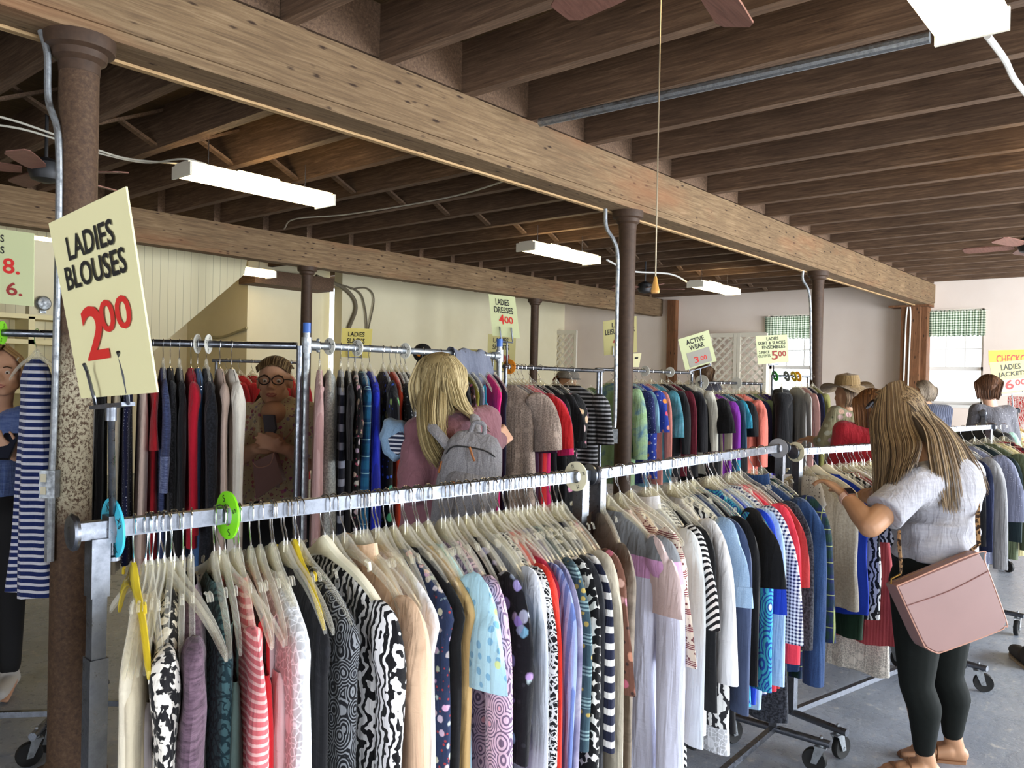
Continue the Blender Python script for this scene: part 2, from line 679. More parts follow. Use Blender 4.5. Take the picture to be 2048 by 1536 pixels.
# windows: frame, sashes, panes
M_PAINT = plain('white_window_paint', 'e9e7e2', .4)
def m_glass():
    t = NT('window_glass')
    tr = t.n.new('ShaderNodeBsdfTransparent')
    mx = t.n.new('ShaderNodeMixShader')
    mx.inputs[0].default_value = .12
    t.L(tr.outputs[0], mx.inputs[1])
    t.L(t.b.outputs[0], mx.inputs[2])
    t.L(mx.outputs[0], t.n['Material Output'].inputs['Surface'])
    return t.set(col=(1, 1, 1, 1), rough=.05)
M_GLASS = m_glass()
for n, (y0, y1, z0, z1) in enumerate(WIN):
    X = XF + .12
    zm = on(1900, 737, 0, XF).z
    mb = MB()
    for (a0, a1, b0, b1) in ((y0, y0 + .045, z0, z1), (y1 - .045, y1, z0, z1), (y0, y1, z0, z0 + .05), (y0, y1, z1 - .05, z1), (y0, y1, zm - .03, zm + .03)):
        mb.box((X - .03, a0, b0), (X + .03, a1, b1))
    w = struct(mb, 'window_%d' % (n + 1), M_PAINT, 0)
    for (b0, b1) in ((z0 + .05, zm - .03), (zm + .03, z1 - .05)):
        q = MB().box((X - .004, y0 + .045, b0), (X + .004, y1 - .045, b1)).build('pane', M_GLASS, w)
    mb = MB()
    for i in (1, 2):
        yy = y0 + (y1 - y0) * i / 3
        mb.box((X - .012, yy - .009, zm + .03), (X + .012, yy + .009, z1 - .05))
    for i in (1, 2):
        zz = zm + (z1 - zm) * i / 3
        mb.box((X - .011, y0 + .045, zz - .009), (X + .011, y1 - .045, zz + .009))
    mb.build('muntin', M_PAINT, w)
    MB().box((XF - .05, y0 - .06, z0 - .05), (XF + .1, y1 + .06, z0)).build('window_sill', M_PAINT, w)


def m_gingham_valance():
    t = NT('green_check_curtain')
    a = t.step(t.wave(t.co(), 8, 'Y'), .45, .55)
    b = t.step(t.wave(t.co(), 8, 'Z'), .45, .55)
    s_ = t.math('MULTIPLY', t.math('ADD', a, b), .5)
    c = t.ramp(s_, [(.0, hx('fafaf2')), (.5, hx('bfc9b8')), (1.0, hx('6e7f6e'))])
    t.set(col=c, rough=.9)
    tl = t.n.new('ShaderNodeBsdfTranslucent')
    t.L(c, tl.inputs[0])
    mx = t.n.new('ShaderNodeMixShader')
    mx.inputs[0].default_value = .88
    t.L(t.b.outputs[0], mx.inputs[1])
    t.L(tl.outputs[0], mx.inputs[2])
    t.L(mx.outputs[0], t.n['Material Output'].inputs['Surface'])
    return t.m
M_VAL = m_gingham_valance()
for n, ((y0, y1, z0, z1), lab) in enumerate(zip(WIN, ('green gingham valance on the window behind the skirt and slacks sign', 'green gingham valance on the window by the wooden end post'))):
    mb, top, bot = MB(), [], []
    N = 70
    rows = []
    for r_ in range(5):
        row = []
        for i in range(N + 1):
            u = i / N
            y = y0 - .03 + (y1 - y0 + .06) * u
            d = .02 * math.sin(u * 60 + n) * (.5 + .3 * r_)
            z = z1 - .03 - .10 * r_ + (.012 * math.sin(u * 90) if r_ in (0, 4) else 0)
            row.append(V((XF - .06 + d, y, z)))
        rows.append(row)
    vs = [p for r_ in rows for p in r_] + [p + V((.006, 0, 0)) for r_ in rows for p in r_]
    K = N + 1
    off = len(rows) * K
    fs = []
    for r_ in range(4):
        for i in range(N):
            q = (r_ * K + i, r_ * K + i + 1, (r_ + 1) * K + i + 1, (r_ + 1) * K + i)
            fs.append(q)
            fs.append(tuple(off + x for x in reversed(q)))
    mb.add(vs, fs)
    o = thing(mb, 'curtain_valance', M_VAL, lab, 'curtain', 'window valances')
    o.data.materials[0] = M_VAL
    mr = MB().tube([(XF - .045, y0 - .06, z1 - .035), (XF - .045, y1 + .06, z1 - .035)], .008)
    part(mr, 'curtain_rod', M_WHITEP, o)

# lattice panels leaning on the far wall
M_LAT = plain('white_lattice_paint', 'ddd6c6', .6)
def lattice(x0, y0, x1, y1, X, label):
    a, b = on(x0, y0, 0, X), on(x1, y1, 0, X)
    z1 = a.z
    ya, yb = b.y, a.y
    root = empty('lattice_screen', (X, (ya + yb) / 2, 0), label, 'screen', 'white lattice screens')
    fr = MB()
    ym = (ya + yb) / 2
    for y in (ya, ym - .035, ym + .035, yb):
        fr.box((X - .02, y - .03, 0), (X + .02, y + .03, z1))
    for z in (.06, z1 - .03):
        fr.box((X - .018, ya, z - .04), (X + .018, yb, z + .04))
    part(fr, 'frame', M_LAT, root, 0)
    for (p, q) in ((ya + .03, ym - .065), (ym + .065, yb - .03)):
        mb = MB()
        h = z1 - .1
        s_ = .16
        k = -int(h / s_) - 1
        while k * s_ < (q - p):
            for sgn in (1, -1):
                # strip from y=p+k*s going up at 45 degrees, clipped to the panel
                t0 = max(0, -k * s_)
                t1 = min(h, (q - p) - k * s_)
                if t1 > t0 + .02:
                    A = [p + k * s_ + t0, .08 + t0]
                    B = [p + k * s_ + t1, .08 + t1]
                    if sgn < 0:
                        A[0], B[0] = p + q - A[0], p + q - B[0]
                    mb.bar((X + .006 * sgn, A[0], A[1]), (X + .006 * sgn, B[0], B[1]), .008, .035, (0, .7, -.7 * sgn))
            k += 1
        part(mb, 'lattice', M_LAT, root, 0)
lattice(1050, 664, 1150, 740, XF - .25, 'white lattice screen beside the ladies dresses sign')
lattice(1421, 668, 1530, 740, XF - .3, 'white lattice screen behind the active wear sign, by the window')

# ---------------------------------------------------------------- columns
def column(c, r, ztop, label, mat):
    root = empty('support_column', (c[0], c[1], 0), label, 'column', 'iron columns under the beams')
    mb = MB().lathe([(r, 0), (r, ztop - .1)], (c[0], c[1], 0), n=32)
    part(mb, 'shaft', mat, root)
    mb = MB().lathe([(r * 1.02, ztop - .14), (r * 1.05, ztop - .1), (r * 1.35, ztop - .085), (r * 1.4, ztop - .06), (r * 1.75, ztop - .05), (r * 1.8, ztop - .025), (r * 1.8, ztop)], (c[0], c[1], 0), n=32)
    part(mb, 'capital', M_IRON, root)
    mb = MB().lathe([(r * 2.0, 0), (r * 2.0, .02), (r * 1.2, .05), (r * 1.0, .08)], (c[0], c[1], 0), n=32)
    part(mb, 'base', M_RUST, root)
    return root
yc = YB1 + .105
C1 = on(156, 60, 2, ZB); C2 = on(1253, 410, 2, ZB); C3 = on(1636, 540, 2, ZB)
column((on(156, 300, 1, yc).x, yc), .072, ZB, 'rusty iron column with flaking pale paint behind the ladies blouses sign', M_RUST)
column((on(1252, 600, 1, yc).x, yc), .066, ZB, 'brown iron column with a grey conduit in front of the leisurewear sign', M_IRON)
column((on(1634, 650, 1, yc).x, yc), .066, ZB, 'slim dark iron column right of the skirt and slacks sign', M_IRON)
y2 = YB2 + .105
column((on(613, 600, 1, y2).x, y2), .066, ZB, 'dark iron column behind the blue capped pipe rack', M_IRON)
column((on(1069, 650, 1, y2).x, y2), .066, ZB, 'dark iron column in front of the white lattice screen', M_IRON)

# ---------------------------------------------------------------- fluorescent fixtures
M_LAMP = emis('fluorescent_diffuser', 'ffe4ae', 14.0)
M_LHOUSE = plain('white_enamel', 'e4ddcb', .35)
def fixture(x, y, z, label, L=1.22, W=.25):
    """bottom of the diffuser at z, near end at x, centre line at y"""
    root = empty('ceiling_light', (x + L / 2, y, z + .1), label, 'light', 'fluorescent ceiling lights')
    mb = MB()
    prof = [(-W / 2, .075), (-W / 2, .03), (-W / 2 + .04, .004), (0, 0), (W / 2 - .04, .004), (W / 2, .03), (W / 2, .075)]
    mb.rings([[V((x + xx, y + a, z + b)) for a, b in prof] for xx in (.012, L - .012)])
    part(mb, 'diffuser', M_LAMP, root)
    part(MB().tube([(x + L * .36, y, z + .118), (x + L * .64, y, z + .118)], .018, 12), 'lamp_tube', M_LAMP, root)
    mb = MB().box((x, y - W / 2 + .03, z + .076), (x + L, y + W / 2 - .03, z + .10))
    part(mb, 'housing', M_LHOUSE, root, 0)
    for xx in (x - .004, x + L - .012):
        mb = MB().box((xx, y - W / 2 - .004, z - .004), (xx + .016, y + W / 2 + .004, z + .085))
        part(mb, 'end_cap', M_LHOUSE, root, 0)
    mb = MB()
    for xx in (x + .2, x + L - .2):
        mb.tube([(xx, y, z + .1), (xx, y, ZJ + .02)], .004, 6)
    part(mb, 'hanger_wire', M_WIRE, root)
    return root
# (pixel of the near lower corner, z)
for q, z, lab in (((345, 358), 2.98, 'fluorescent light nearest the large rusty column, hung beyond the big beam'),
                  ((1033, 503), 2.98, 'fluorescent light left of the conduit column, hung beyond the big beam'),
                  ((1374, 575), 2.98, 'smallest fluorescent light, between the two columns of the big beam'),
                  ((370, 537), 2.98, 'fluorescent light hung by the cream stair boards under the second beam'),
                  ((-25, 480), 2.98, 'fluorescent light half hidden by the ladies blouses sign')):
    a = on(q[0], q[1], 2, z)
    fixture(a.x, a.y - .125, z, lab)
a = on(1872, 92, 2, 2.98)
fixture(a.x - 1.22, a.y - .125, 2.98, 'large bright fluorescent light at the top right of the room')
# further lamps of the same rows, beside and behind the camera
fixture(5.8, a.y - .125, 2.98, 'fluorescent light farther along the right row')
fixture(9.6, a.y - .125, 2.98, 'fluorescent light at the far end of the right row')

# ---------------------------------------------------------------- conduits, cables, fans, pull chain
def pipe(pts, r, name, mat, label, cat='pipe', n=None, group=None):
    P = spline(pts, n or 6 * len(pts))
    return thing(MB().tube(P, r, 10), name, mat, label, cat, group)
d = 3.12
pipe([at(82, 62, d), at(95, 110, d), at(97, 200, d), at(116, 270, d), at(118, 420, d), at(112, 700, d), at(108, 850, d), at(104, 945, d)], .013, 'conduit', M_GALV, 'grey bent conduit running down beside the rusty column', 'conduit')
a = at(101, 967, d)
root = empty('outlet_box', a, 'grey metal outlet box at the foot of the near conduit', 'outlet', 'outlet boxes')
fx, rx = V((_F.x, _F.y, 0)).normalized(), V((_R.x, _R.y, 0)).normalized()
def vbox(c, w, h, dep):
    mm = Matrix((rx, fx, V((0, 0, 1)))).transposed().to_4x4()
    mm.translation = c
    return MB().box((-w / 2, -dep / 2, -h / 2), (w / 2, dep / 2, h / 2), mm)
part(vbox(a, .06, .105, .05), 'box', M_GALV, root, 0)
for s_ in (.024, -.024):
    part(vbox(a + V((0, 0, s_)) - fx * .026 - rx * .012, .02, .03, .006), 'receptacle', plain('ivory_plastic', 'cfc7ac', .5), root, 0)
part(MB().tube([a - V((0, 0, .05)), a - V((0, 0, .3))], .018, 8), 'strap', M_GALV, root)
d = 5.75
pipe([at(1211, 418, d), at(1213, 455, d), at(1234, 500, d), at(1234, 600, d), at(1230, 830, d), at(1227, 855, d)], .014, 'conduit', M_GALV, 'grey bent conduit on the column before the leisurewear sign', 'conduit')
a = at(1226, 872, d)
root = empty('outlet_box', a, 'grey metal outlet box on the conduit of the second column', 'outlet', 'outlet boxes')
part(vbox(a, .06, .1, .05), 'box', M_GALV, root, 0)
part(vbox(a - fx * .027 - rx * .016, .018, .07, .006), 'receptacle', plain('ivory_plastic', 'cfc7ac', .5), root, 0)
d = 9.1
pipe([at(1606, 542, d), at(1606, 560, d), at(1620, 600, d), at(1622, 760, d)], .014, 'conduit', M_GALV, 'grey conduit along the slim far column', 'conduit')
d = 12.0
for k, off in enumerate((0, 9)):
    pipe([on(x_, y_, 0, XF - .335) for x_, y_ in ((1808 + off * .8, 599), (1815 + off * .5, 612), (1812 + off, 640), (1808 + off, 740), (1806 + off, 800))], .012, 'cable', M_WHITEP, ('white cable down the left of the wooden end post', 'white cable down the right of the wooden end post')[k], 'cable')
ya = on(1080, 245, 2, 3.2)
pipe([ya, on(1860, 75, 2, 3.2)], .026, 'pipe', M_GALV, 'long grey pipe slung between the ceiling joists', 'pipe', 4)
def cable(pts, r, mat, label):
    return pipe(pts, r, 'cable', mat, label, 'cable')
Z = 3.1
M_CABLE = plain('grey_cable', 'b9b4a6', .5)
cable([on(-40, 225, 2, Z), on(40, 245, 2, Z), on(190, 298, 2, Z), on(260, 318, 2, Z), on(368, 328, 2, Z)], .007, M_CABLE, 'upper grey cable sagging to the nearest ceiling light')
cable([on(-40, 245, 2, Z), on(60, 262, 2, Z), on(190, 304, 2, Z), on(290, 325, 2, Z), on(365, 318, 2, Z), on(412, 328, 2, Z)], .007, M_CABLE, 'lower grey cable sagging to the nearest ceiling light')
cable([on(x_, y_, 2, ZJ - .004) for x_, y_ in ((568, 458), (590, 438), (700, 428), (900, 394), (1040, 352))], .007, M_CABLE, 'grey cable looping under the joists beyond the big beam')
cable([on(1214, 520, 2, Z), on(1262, 542, 2, Z), on(1340, 548, 2, Z), on(1376, 565, 2, Z)], .012, M_WHITEP, 'white cable joining the two middle ceiling lights')
cable([on(1975, 72, 2, 3.08), on(2010, 120, 2, 3.12), on(2030, 160, 2, 3.12), on(2075, 215, 2, 3.16)], .014, M_WHITEP, 'white conduit leaving the large light at the top right')
Y = YW - .04
M_BROWNC = plain('brown_cable', '6b614e', .6)
for pp, rr, lab in ((((632, 552), (690, 578), (712, 612), (697, 658)), .03, 'thick dark cable curling down the wall above the slacks sign'),
                    (((655, 562), (715, 582), (730, 615), (734, 658)), .014, 'thin dark cable hanging beside the thick one on the wall'),
                    (((702, 578), (735, 577), (748, 600), (737, 658)), .012, 'looped dark cable at the right of the wall cables')):
    cable([on(x, y, 1, Y) for x, y in pp], rr, M_BROWNC, lab)
cable([on(412, 674, 0, xc - .015), on(440, 675, 0, xc - .015), on(480, 662, 0, xc - .015), on(494, 656, 0, xc - .015)], .02, plain('beige_cable', 'a39a78', .6), 'beige cable bowed across the wall under the stair')

def fan(c, label, length=.52, n=5, rot=0.3, rz=None):
    root = empty('ceiling_fan', c, label, 'fan')
    part(MB().lathe([(.02, .1), (.05, .09), (.1, .06), (.11, 0), (.09, -.05), (.03, -.07)], c, n=24), 'motor', M_DARKMETAL, root)
    part(MB().tube([c + V((0, 0, .09)), V((c[0], c[1], ZD))], .012, 8), 'downrod', M_DARKMETAL, root)
    for k in range(n):
        an = rot + 2 * math.pi * k / n
        u, w = V((math.cos(an), math.sin(an), 0)), V((-math.sin(an), math.cos(an), .2))
        mb = MB()
        o_ = []
        for s_, hw in ((.14, .045), (.2, .06), (length * .7, .07), (length, .072), (length + .04, .05)):
            o_.append((s_, hw))
        pts = [c + u * s_ + w * hw for s_, hw in o_] + [c + u * s_ - w * hw for s_, hw in reversed(o_)]
        mb.poly(pts, .008)
        part(mb, 'blade', M_FANB, root, 0)
    return root
M_FANB = wood('fan_blade_wood', '6b4a40', '835c50', '93695c', 'X', .5, False)
a = on(1385, -90, 2, 3.0)
fan(a, 'brown ceiling fan at the top edge with its chain hanging down', .55, 5, .2)
fan(on(1290, 577, 2, 2.95), 'dark ceiling fan beyond the second column')
fan(on(2062, 492, 2, 2.95), 'dark ceiling fan at the right edge below the far joists')
fan(on(92, 345, 2, 2.95), 'dark ceiling fan half hidden behind the rusty column')
# pull chain of the near fan, with a wooden bell knob
p0 = at(1322, -30, 2.45)
p1 = at(1311, 556, 2.45)
root = empty('pull_chain', p1, 'fan pull chain with a turned wooden bell knob', 'chain')
part(MB().tube([p0, p1], .0022, 6), 'chain', plain('beaded_brass', 'a79a83', .35, .8), root)
kn = MB().lathe([(.004, .004), (.006, -.004), (.0065, -.01), (.0125, -.035), (.0135, -.04), (.012, -.046), (.004, -.047)], p1, n=18)
part(kn, 'knob', wood('turned_pine', 'b07a36', 'd09a52', 'e6b878', 'Z', .35, False), root)

# ================================================================ cloth materials
def cloth(key, kind, c1, c2='ffffff', c3='000000', sc=1.0, rough=.85, off=0.0):
    """fabric with a printed or woven pattern fixed to the garment"""
    k = ('c', kind, c1, c2, c3, sc, rough, off)
    if k in MATS:
        return MATS[k]
    t = NT(key)
    A, B, C = hx(c1), hx(c2), hx(c3)
    P = t.co((sc, sc, sc), loc=(off, off * 1.7, off * .6))
    alpha = None
    if kind == 'plain':
        n = t.noise(P, 9, 4)
        c = t.ramp(n, [(.3, tuple(x * .9 for x in A[:3])), (.7, A)])
    elif kind == 'heather':
        n = t.noise(t.co((sc * 10, sc * 10, sc * 70)), 3, 4, .7)
        c = t.ramp(n, [(.35, A), (.62, B)])
    elif kind == 'stripe':
        c = t.mix(t.step(t.wave(P, 7, 'Z'), .62, .7), A, B)
    elif kind == 'stripeV':
        c = t.mix(t.step(t.wave(P, 12, 'Y', 1.0), .5, .6), A, B)
    elif kind == 'diag':
        c = t.mix(t.step(t.wave(P, 17, 'DIAGONAL'), .45, .55), A, B)
    elif kind == 'zebra':
        c = t.mix(t.step(t.wave(P, 5.5, 'Y', 9, 2, 1.8), .47, .53), A, B)
    elif kind == 'blotch':
        c = t.mix(t.step(t.noise(P, 42, 2, .5, .6), .47, .51), A, B)
    elif kind == 'leaf':
        v = t.vor(P, 34, 'DISTANCE_TO_EDGE')
        w = t.wave(P, 30, 'DIAGONAL', 8, 2, 2)
        c = t.mix(t.math('MAXIMUM', t.step(v, .1, .06), t.step(w, .8, .88)), A, B)
    elif kind == 'hound':
        c = t.mix(t.step(t.vor(P, 30, rnd=.25), .42, .46), A, B)
        c = t.mix(t.step(t.wave(P, 9, 'DIAGONAL', 6), .6, .65), c, A)
    elif kind == 'dots':
        d = t.vor(P, 32, rnd=.55)
        c = t.mix(t.step(d, .30, .26), A, B)
        c = t.mix(t.step(t.vor(t.co((sc, sc, sc), loc=(3, 2, 1)), 17, rnd=.8), .2, .17), c, C)
    elif kind == 'pin':
        c = t.mix(t.step(t.vor(P, 60, rnd=.4), .2, .16), A, B)
    elif kind == 'paisley':
        d = t.vor(t.co((sc, sc, sc * .7)), 15)
        ring = t.math('SINE', t.math('MULTIPLY', d, 44))
        c = t.mix(t.step(ring, .1, .5), A, B)
        c = t.mix(t.step(d, .16, .12), c, C)
    elif kind == 'floral':
        d = t.vor(P, 26)
        hue = t.vor(P, 26, out='Color')
        d2 = t.vor(t.co((sc, sc, sc), loc=(5, 1, 2)), 45)
        c = t.mix(t.step(d2, .24, .16), A, C)
        w = t.noise(P, 60, 2)
        c = t.mix(t.step(t.math('ADD', d, t.math('MULTIPLY', w, .25)), .48, .4), c, t.mix(.25, B, hue))
    elif kind == 'tiedye':
        n = t.noise(P, 7, 4, .6, 1.2)
        c = t.ramp(n, [(.32, A), (.5, B), (.68, C)])
    elif kind == 'gingham':
        a = t.step(t.wave(P, 15, 'Y'), .45, .55)
        b = t.step(t.wave(P, 15, 'Z'), .45, .55)
        c = t.ramp(t.math('MULTIPLY', t.math('ADD', a, b), .5), [(0, A), (.5, tuple((x + y) / 2 for x, y in zip(A, B))), (1, B)])
    elif kind == 'plaid':
        a = t.step(t.wave(P, 3.4, 'Y'), .4, .6)
        b = t.step(t.wave(P, 3.4, 'Z'), .4, .6)
        c = t.mix(t.math('MULTIPLY', t.math('ADD', a, b), .5), A, B)
        l1 = t.step(t.wave(P, 3.4, 'Y'), .990, .997)
        l2 = t.step(t.wave(P, 3.4, 'Z'), .990, .997)
        c = t.mix(t.math('MAXIMUM', l1, l2), c, C)
    elif kind == 'lace':
        v = t.vor(P, 70, 'DISTANCE_TO_EDGE')
        big = t.vor(P, 14)
        c = t.mix(t.step(v, .04, .1), A, tuple(x * .62 for x in A[:3]) + (1,))
        c = t.mix(t.step(big, .28, .24), c, A)
    elif kind == 'border':
        z = t.wave(P, 2.6, 'Z')
        d = t.vor(P, 30)
        c = t.mix(t.step(d, .34, .26), A, B)
        band = t.step(t.wave(P, 22, 'Z', 1), .4, .5)
        c = t.mix(t.step(z, .72, .76), c, t.mix(band, A, C))
    elif kind == 'denim':
        n = t.noise(t.co((90, 90, 90)), 3, 3)
        b = t.noise(P, 4, 3)
        c = t.ramp(t.math('ADD', t.math('MULTIPLY', n, .35), t.math('MULTIPLY', b, .65)), [(.35, A), (.65, B)])
    elif kind == 'boucle':
        c = t.ramp(t.noise(P, 120, 3), [(.42, A), (.6, B)])
    elif kind == 'block':
        z = t.n.new('ShaderNodeSeparateXYZ')
        t.L(t.co(), z.inputs[0])
        f = t.math('MULTIPLY', z.outputs['Z'], -1.0)
        c = t.ramp(f, [(0, A), (.215, B), (.275, C)], True)
    else:
        raise ValueError(kind)
    f = t.noise(t.co((300, 300, 300)), 1, 2)
    dr = t.noise(t.co((44, 44, 4.5)), 1.0, 2, .5, .5)
    cr = t.noise(t.co((20, 20, 34), loc=(off, 1, 2)), 1.0, 3, .55, .8)
    t.bump(t.math('ADD', t.math('MULTIPLY', f, .06), t.math('ADD', t.math('MULTIPLY', dr, 1.3), t.math('MULTIPLY', cr, .5))), .55, .012)
    MATS[k] = t.set(col=c, rough=rough, sheen=.15, spec=.2)
    return MATS[k]


# ================================================================ racks
class Rail:
    """hanging rail from a to b at height; s along, garments hang across it"""
    def __init__(s, a, b, half=.013):
        s.a, s.b = V(a), V(b)
        d = s.b - s.a
        s.len = d.length
        s.d = d.normalized()
        s.ang = math.atan2(s.d.y, s.d.x)
        s.half = half

    def p(s, t):
        return s.a + s.d * t

    def t_at(s, px, py, side=-1, off=.2):
        """distance along the rail of the vertical slice whose camera-side edge is seen at a pixel"""
        nx = V((s.d.y, -s.d.x, 0)).normalized()      # to the right of the rail direction
        if nx.dot(CAMP - s.a) < 0:
            nx = -nx
        q = s.a + nx * off
        r_ = ray(px, py)
        k = (q - CAMP).dot(nx) / r_.dot(nx)
        return (CAMP + r_ * k - s.a).dot(s.d)


def solve_twist(rail, t, px, py, off):
    """turn about the hook that brings the camera-side edge of a garment under a pixel column"""
    p = rail.p(t)
    r_ = ray(px, py)
    u = V((r_.x, r_.y)).normalized()
    q = V((p.x, p.y))
    along = q.dot(u)
    foot = u * along
    d2 = off * off - (q - foot).length_squared
    e = foot - u * math.sqrt(d2) if d2 > 0 else q + (foot - q).normalized() * off
    w = e - q
    n0 = V((math.sin(rail.ang), -math.cos(rail.ang)))
    a = math.atan2(n0.x * w.y - n0.y * w.x, n0.dot(w))
    return max(-.66, min(.45, a))


def caster(root, p, r=.05):
    """swivel caster: part of a rack, standing on the floor under p"""
    a = random.uniform(0, 6)
    u = V((math.cos(a), math.sin(a), 0))
    w = V((-u.y, u.x, 0))
    c = V((p[0], p[1], r)) + u * .025
    mb = MB()
    mb.lathe([(r * .55, -.011), (r * .93, -.0135), (r, -.008), (r, .008), (r * .93, .0135), (r * .55, .011)], c, w, 24)
    wh = part(mb, 'caster_wheel', M_RUBBER, root)
    mb = MB()
    for s_ in (-1, 1):
        mb.poly([c + w * s_ * .018 + u * .012 - V((0, 0, .012)), c + w * s_ * .018 - u * .012 - V((0, 0, .012)), c + w * s_ * .018 - u * .045 + V((0, 0, r + .01)), c + w * s_ * .018 - u * .005 + V((0, 0, r + .01))], .003)
    mb.box((-.024, -.02, 0), (.024, .02, .006), Matrix.Translation((p[0], p[1], 2 * r + .006)) @ Matrix.Rotation(a, 4, 'Z'))
    mb.lathe([(.012, 0), (.012, .014), (.006, .014), (.006, .045)], (p[0], p[1], 2 * r + .01), n=14)
    mb.tube([c - w * .022, c + w * .022], .006, 8)
    f = part(mb, 'caster_fork', M_GALV, root, 30)


def rack(rail, label, square=True, drop=.015, inset=(.05, .05), foot=.24, up_r=.014, mat=None, zbase=.13, group='wheeled clothes racks', caps=True, base=True, legs=(1, 1), rail_mat=None, foot2=None):
    mat = mat or M_CHROME
    z = rail.a.z
    root = empty('clothes_rack', ((rail.a.x + rail.b.x) / 2, (rail.a.y + rail.b.y) / 2, 0), label, 'clothes rack', group)
    d, nx = rail.d, V((-rail.d.y, rail.d.x, 0)).normalized()
    mb = MB()
    if square:
        mb.bar(rail.a, rail.b, .022, .03)
    else:
        mb.tube([rail.a, rail.b], rail.half, 16)
    part(mb, 'rail', rail_mat or mat, root)
    if caps:
        for e, sg in ((rail.a, -1), (rail.b, 1)):
            mb = MB().lathe([(.012, 0), (.031, .001), (.032, .006), (.028, .010), (.01, .013)], e, d * sg, 28)
            part(mb, 'end_cap', mat, root)
    tops = [rail.p(inset[0]), rail.p(rail.len - inset[1])]
    for k, p in enumerate(tops):
        if not legs[k]:
            continue
        lo = V((p.x, p.y, zbase))
        zt = p.z - (.014 if square else 0)
        if square:
            mb = MB()
            zs = z - .18
            mb.bar(V((p.x, p.y, zt)), V((p.x, p.y, zt - .10)), .036, .03, d)
            mb.bar(V((p.x, p.y, zt - .10)), V((p.x, p.y, zs - .04)), .029, .024, d)
            mb.bar(V((p.x, p.y, zs - .04)), lo, .036, .03, d)
        else:
            mb = MB().tube([V((p.x, p.y, p.z - .0)), V((p.x, p.y, z - .28))], up_r * .82, 14)
            mb.tube([V((p.x, p.y, z - .28)), lo], up_r, 14)
        part(mb, 'upright', mat, root)
        fl = {-1: foot, 1: foot2 if foot2 and k == 0 else foot}
        mb = MB().tube([lo - nx * fl[-1], lo + nx * fl[1]], .016, 12)
        part(mb, 'foot_bar', mat, root)
        for sg in (-1, 1):
            if fl[sg] < .1:
                continue
            q = lo + nx * fl[sg] * sg * .84
            caster(root, (q.x, q.y, 0))
    if base and legs[0] and legs[1]:
        a_, b_ = tops
        mb = MB().bar(V((a_.x, a_.y, zbase)), V((b_.x, b_.y, zbase)), .024, .024)
        part(mb, 'base_bar', mat, root)
    return root


# ================================================================ hangers
HCACHE = {}


def hanger_meshes(style):
    if style in HCACHE:
        return HCACHE[style]
    rh = .019
    hook = [(0, 0, -.09), (0, 0, -.062), (0, .006, -.05), (0, .017, -.034), (0, .0195, -.01)]
    for k in range(0, 9):
        an = math.pi * k / 8
        hook.append((0, rh * math.cos(an) + .0005, .006 + .0145 * math.sin(an)))
    hook += [(0, -.0185, -.004), (0, -.017, -.012)]
    hb = MB().tube(hook, .0016, 6)
    W = .205
    mb = MB()
    rs = []
    wide = {'clear': .012, 'yellow': .012, 'cream': .02, 'white': .012, 'wire': .003}[style]
    for i in range(25):
        u = -1 + 2 * i / 24
        y = u * W
        a = abs(u)
        z = -.098 - .052 * a ** 1.15 - .05 * a ** 3
        if style in ('clear', 'yellow', 'cream'):
            z += .012 * math.exp(-(a / .16) ** 2)
        h = (.020 if style != 'wire' else .003) * (1.0 - .3 * a)
        if style in ('clear', 'yellow', 'cream'):
            h += .022 * math.exp(-(a / .16) ** 2)
        th = wide * (1 - .25 * a) * (1.0 if a < .97 else .6)
        x = .012 * math.sin(a * 1.3) if style == 'cream' else 0
        ring = [V((x + th / 2 * c1, y, z + h / 2 * c2)) for c1, c2 in ((-1, -.7), (-.6, -1), (.6, -1), (1, -.7), (1, .7), (.6, 1), (-.6, 1), (-1, .7))]
        rs.append(ring)
    mb.rings(rs)
    if style in ('clear', 'yellow'):
        mb.box((-.004, -.007, -.104), (.004, .007, -.074))
        # web under the neck and a notch near each tip
        mb.poly([(0, -.055, -.118), (0, .055, -.118), (0, .03, -.1), (0, -.03, -.1)], .003)
        for sg in (-1, 1):
            mb.tube([(0, sg * .15, -.118), (0, sg * .145, -.106), (0, sg * .138, -.104)], .003, 6)
    if style == 'cream':
        for sg in (-1, 1):
            mb.tube([(.01, sg * .15, -.115), (.01, sg * .146, -.1), (.01, sg * .135, -.098)], .004, 6)
    if style == 'wire':
        mb.tube([(0, -W, -.187), (0, W, -.187)], .0016, 6)
    mat = {'clear': M_CLEAR, 'yellow': M_YELP, 'cream': M_CREAMP, 'white': M_WHITEP, 'wire': M_WIRE}[style]
    a = hb.build('hook', M_WIRE, None, None, 40)
    b = mb.build('arms', mat, None, None, 40)
    HCACHE[style] = (a.data, b.data)
    for o in (a, b):
        bpy.data.objects.remove(o)
    return HCACHE[style]


def hanger(rail, t, style, label, twist=0.0, group=None, tilt=0.0):
    hk, am = hanger_meshes(style)
    p = rail.p(t)
    o = empty('clothes_hanger', p, label, 'hanger', group)
    o.rotation_euler = (tilt, 0, rail.ang + twist)
    for nm, me in (('hook', hk), ('arms', am)):
        c = bpy.data.objects.new(nm, me)
        COL.objects.link(c)
        c.parent = o
    return o


